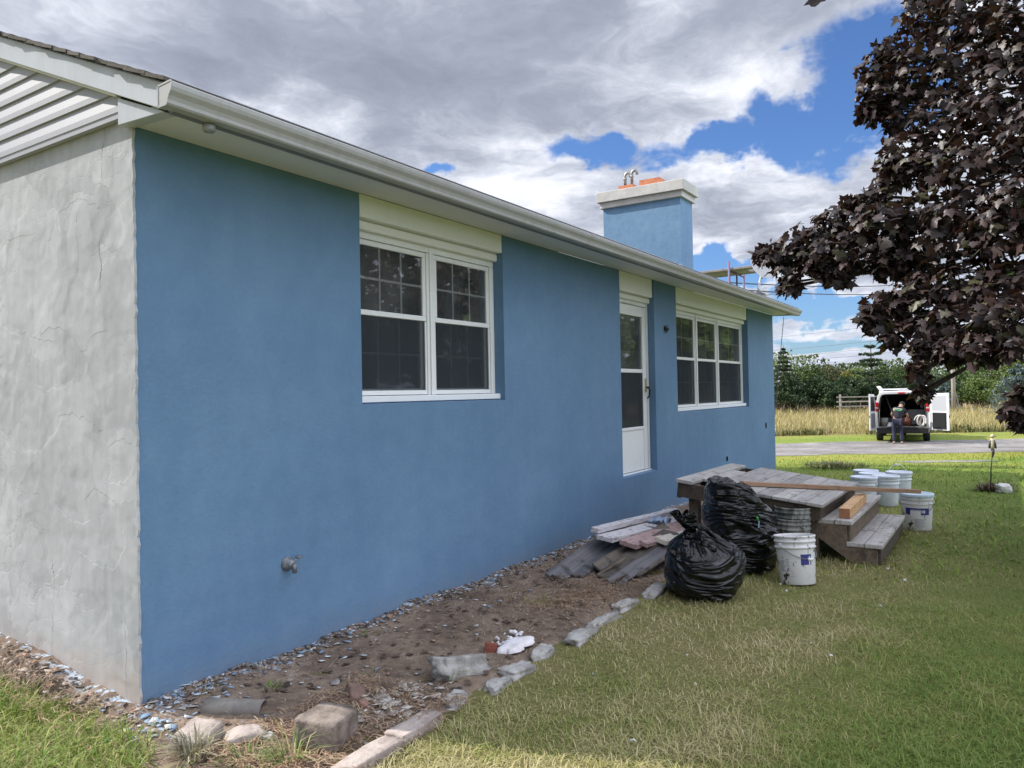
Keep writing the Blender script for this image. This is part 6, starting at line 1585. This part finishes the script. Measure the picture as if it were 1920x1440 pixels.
    Tv = np.repeat(T[None], n, 0); Tv[:, :, 2] *= fold[:, None]
    Tv[:, :k, :2] *= (1 + .16*r.normal(size=(n, k)))[:, :, None]
    V = P[:, None, :] + size[:, None, None]*(Tv[:, :, 0:1]*tip[:, None, :] + Tv[:, :, 1:2]*sd[:, None, :] + Tv[:, :, 2:3]*nrm[:, None, :])
    I = (np.arange(n)*(k+1))[:, None]
    F = np.concatenate([np.stack([I[:, 0]+i, I[:, 0]+(i+1) % k, I[:, 0]+k], 1) for i in range(k)])
    m, t, b = new_mat('purple_maple_leaf'); a = N(t, 'ShaderNodeAttribute'); a.attribute_name = 'tint'
    c = RAMP(t, a.outputs['Fac'], [(.0, (.012, .009, .009)), (.5, (.034, .023, .023)), (.85, (.066, .041, .038)), (.95, (.040, .038, .018)), (1, (.06, .058, .024))])
    t.links.new(c, b.inputs['Base Color']); b.inputs['Roughness'].default_value = .45; b.inputs['Specular IOR Level'].default_value = .36
    bump(t, b, NOISE(t, vec(t), 30, 3), .35, .01)
    tl = N(t, 'ShaderNodeBsdfTranslucent'); tl.inputs[0].default_value = (.05, .022, .012, 1); mx = N(t, 'ShaderNodeMixShader'); mx.inputs[0].default_value = .18
    t.links.new(b.outputs[0], mx.inputs[1]); t.links.new(tl.outputs[0], mx.inputs[2]); t.links.new(mx.outputs[0], t.nodes['Material Output'].inputs[0])
    np_mesh('crown', V.reshape(-1, 3) - np.array([8.0, -8.0, 0]), F, m, parent=root, attr=np.repeat(np.concatenate([r.random(n-6), np.full(6, .3)]), k+1))
    o3 = Vector((8, -8, 0)); tr = MB()
    tr.tube([(0, 0, -.2), (.02, .03, .3), (.0, .05, 1.4), (-.1, .1, 2.4), (-.2, .2, 3.4), (-.1, .1, 6.0)], [.34, .25, .21, .19, .15, .05], 14)
    tr.build('trunk', BARK, root, smooth=True)
    TW = mat('maple_twig', (.045, .035, .032), (.09, .07, .06), 10, .85); lm = MB()
    hubs = [Vector((-1.2, 1.5, 4.6)), Vector((-1.6, 2.0, 3.3)), Vector((-.8, 2.4, 2.6))]
    for h in hubs: lm.tube([(-.1, .1, 2.4 if h.z < 4 else 3.2), (h.x*.5-.1, h.y*.5, h.z*.5+1.55), h], [.10, .075, .05], 8)
    for c, R_ in zip(CC, RR):
        e = Vector(c) - o3; h = min(hubs, key=lambda q: (q-e).length)
        md = h.lerp(e, .55) + Vector((0, 0, .22)); lm.tube([h, h.lerp(md, .5) + Vector((0, 0, .12)), md, e], [.022, .016, .009, .003], 5)
        for _ in range(6):
            w = Vector(r.normal(size=3)).normalized()*R_*.8; lm.tube([md.lerp(e, .6), e + w*.5, e + w*1.05], [.010, .007, .003], 4)
    e = Vector((2.68, -2.62, 3.86)) - o3; lm.tube([hubs[0], Vector((3.6, -4.6, 5.4)) - o3, Vector((2.9, -3.0, 4.7)) - o3, e], [.03, .015, .008, .002], 5)
    lm.build('limbs', TW, root, smooth=True)
maple()
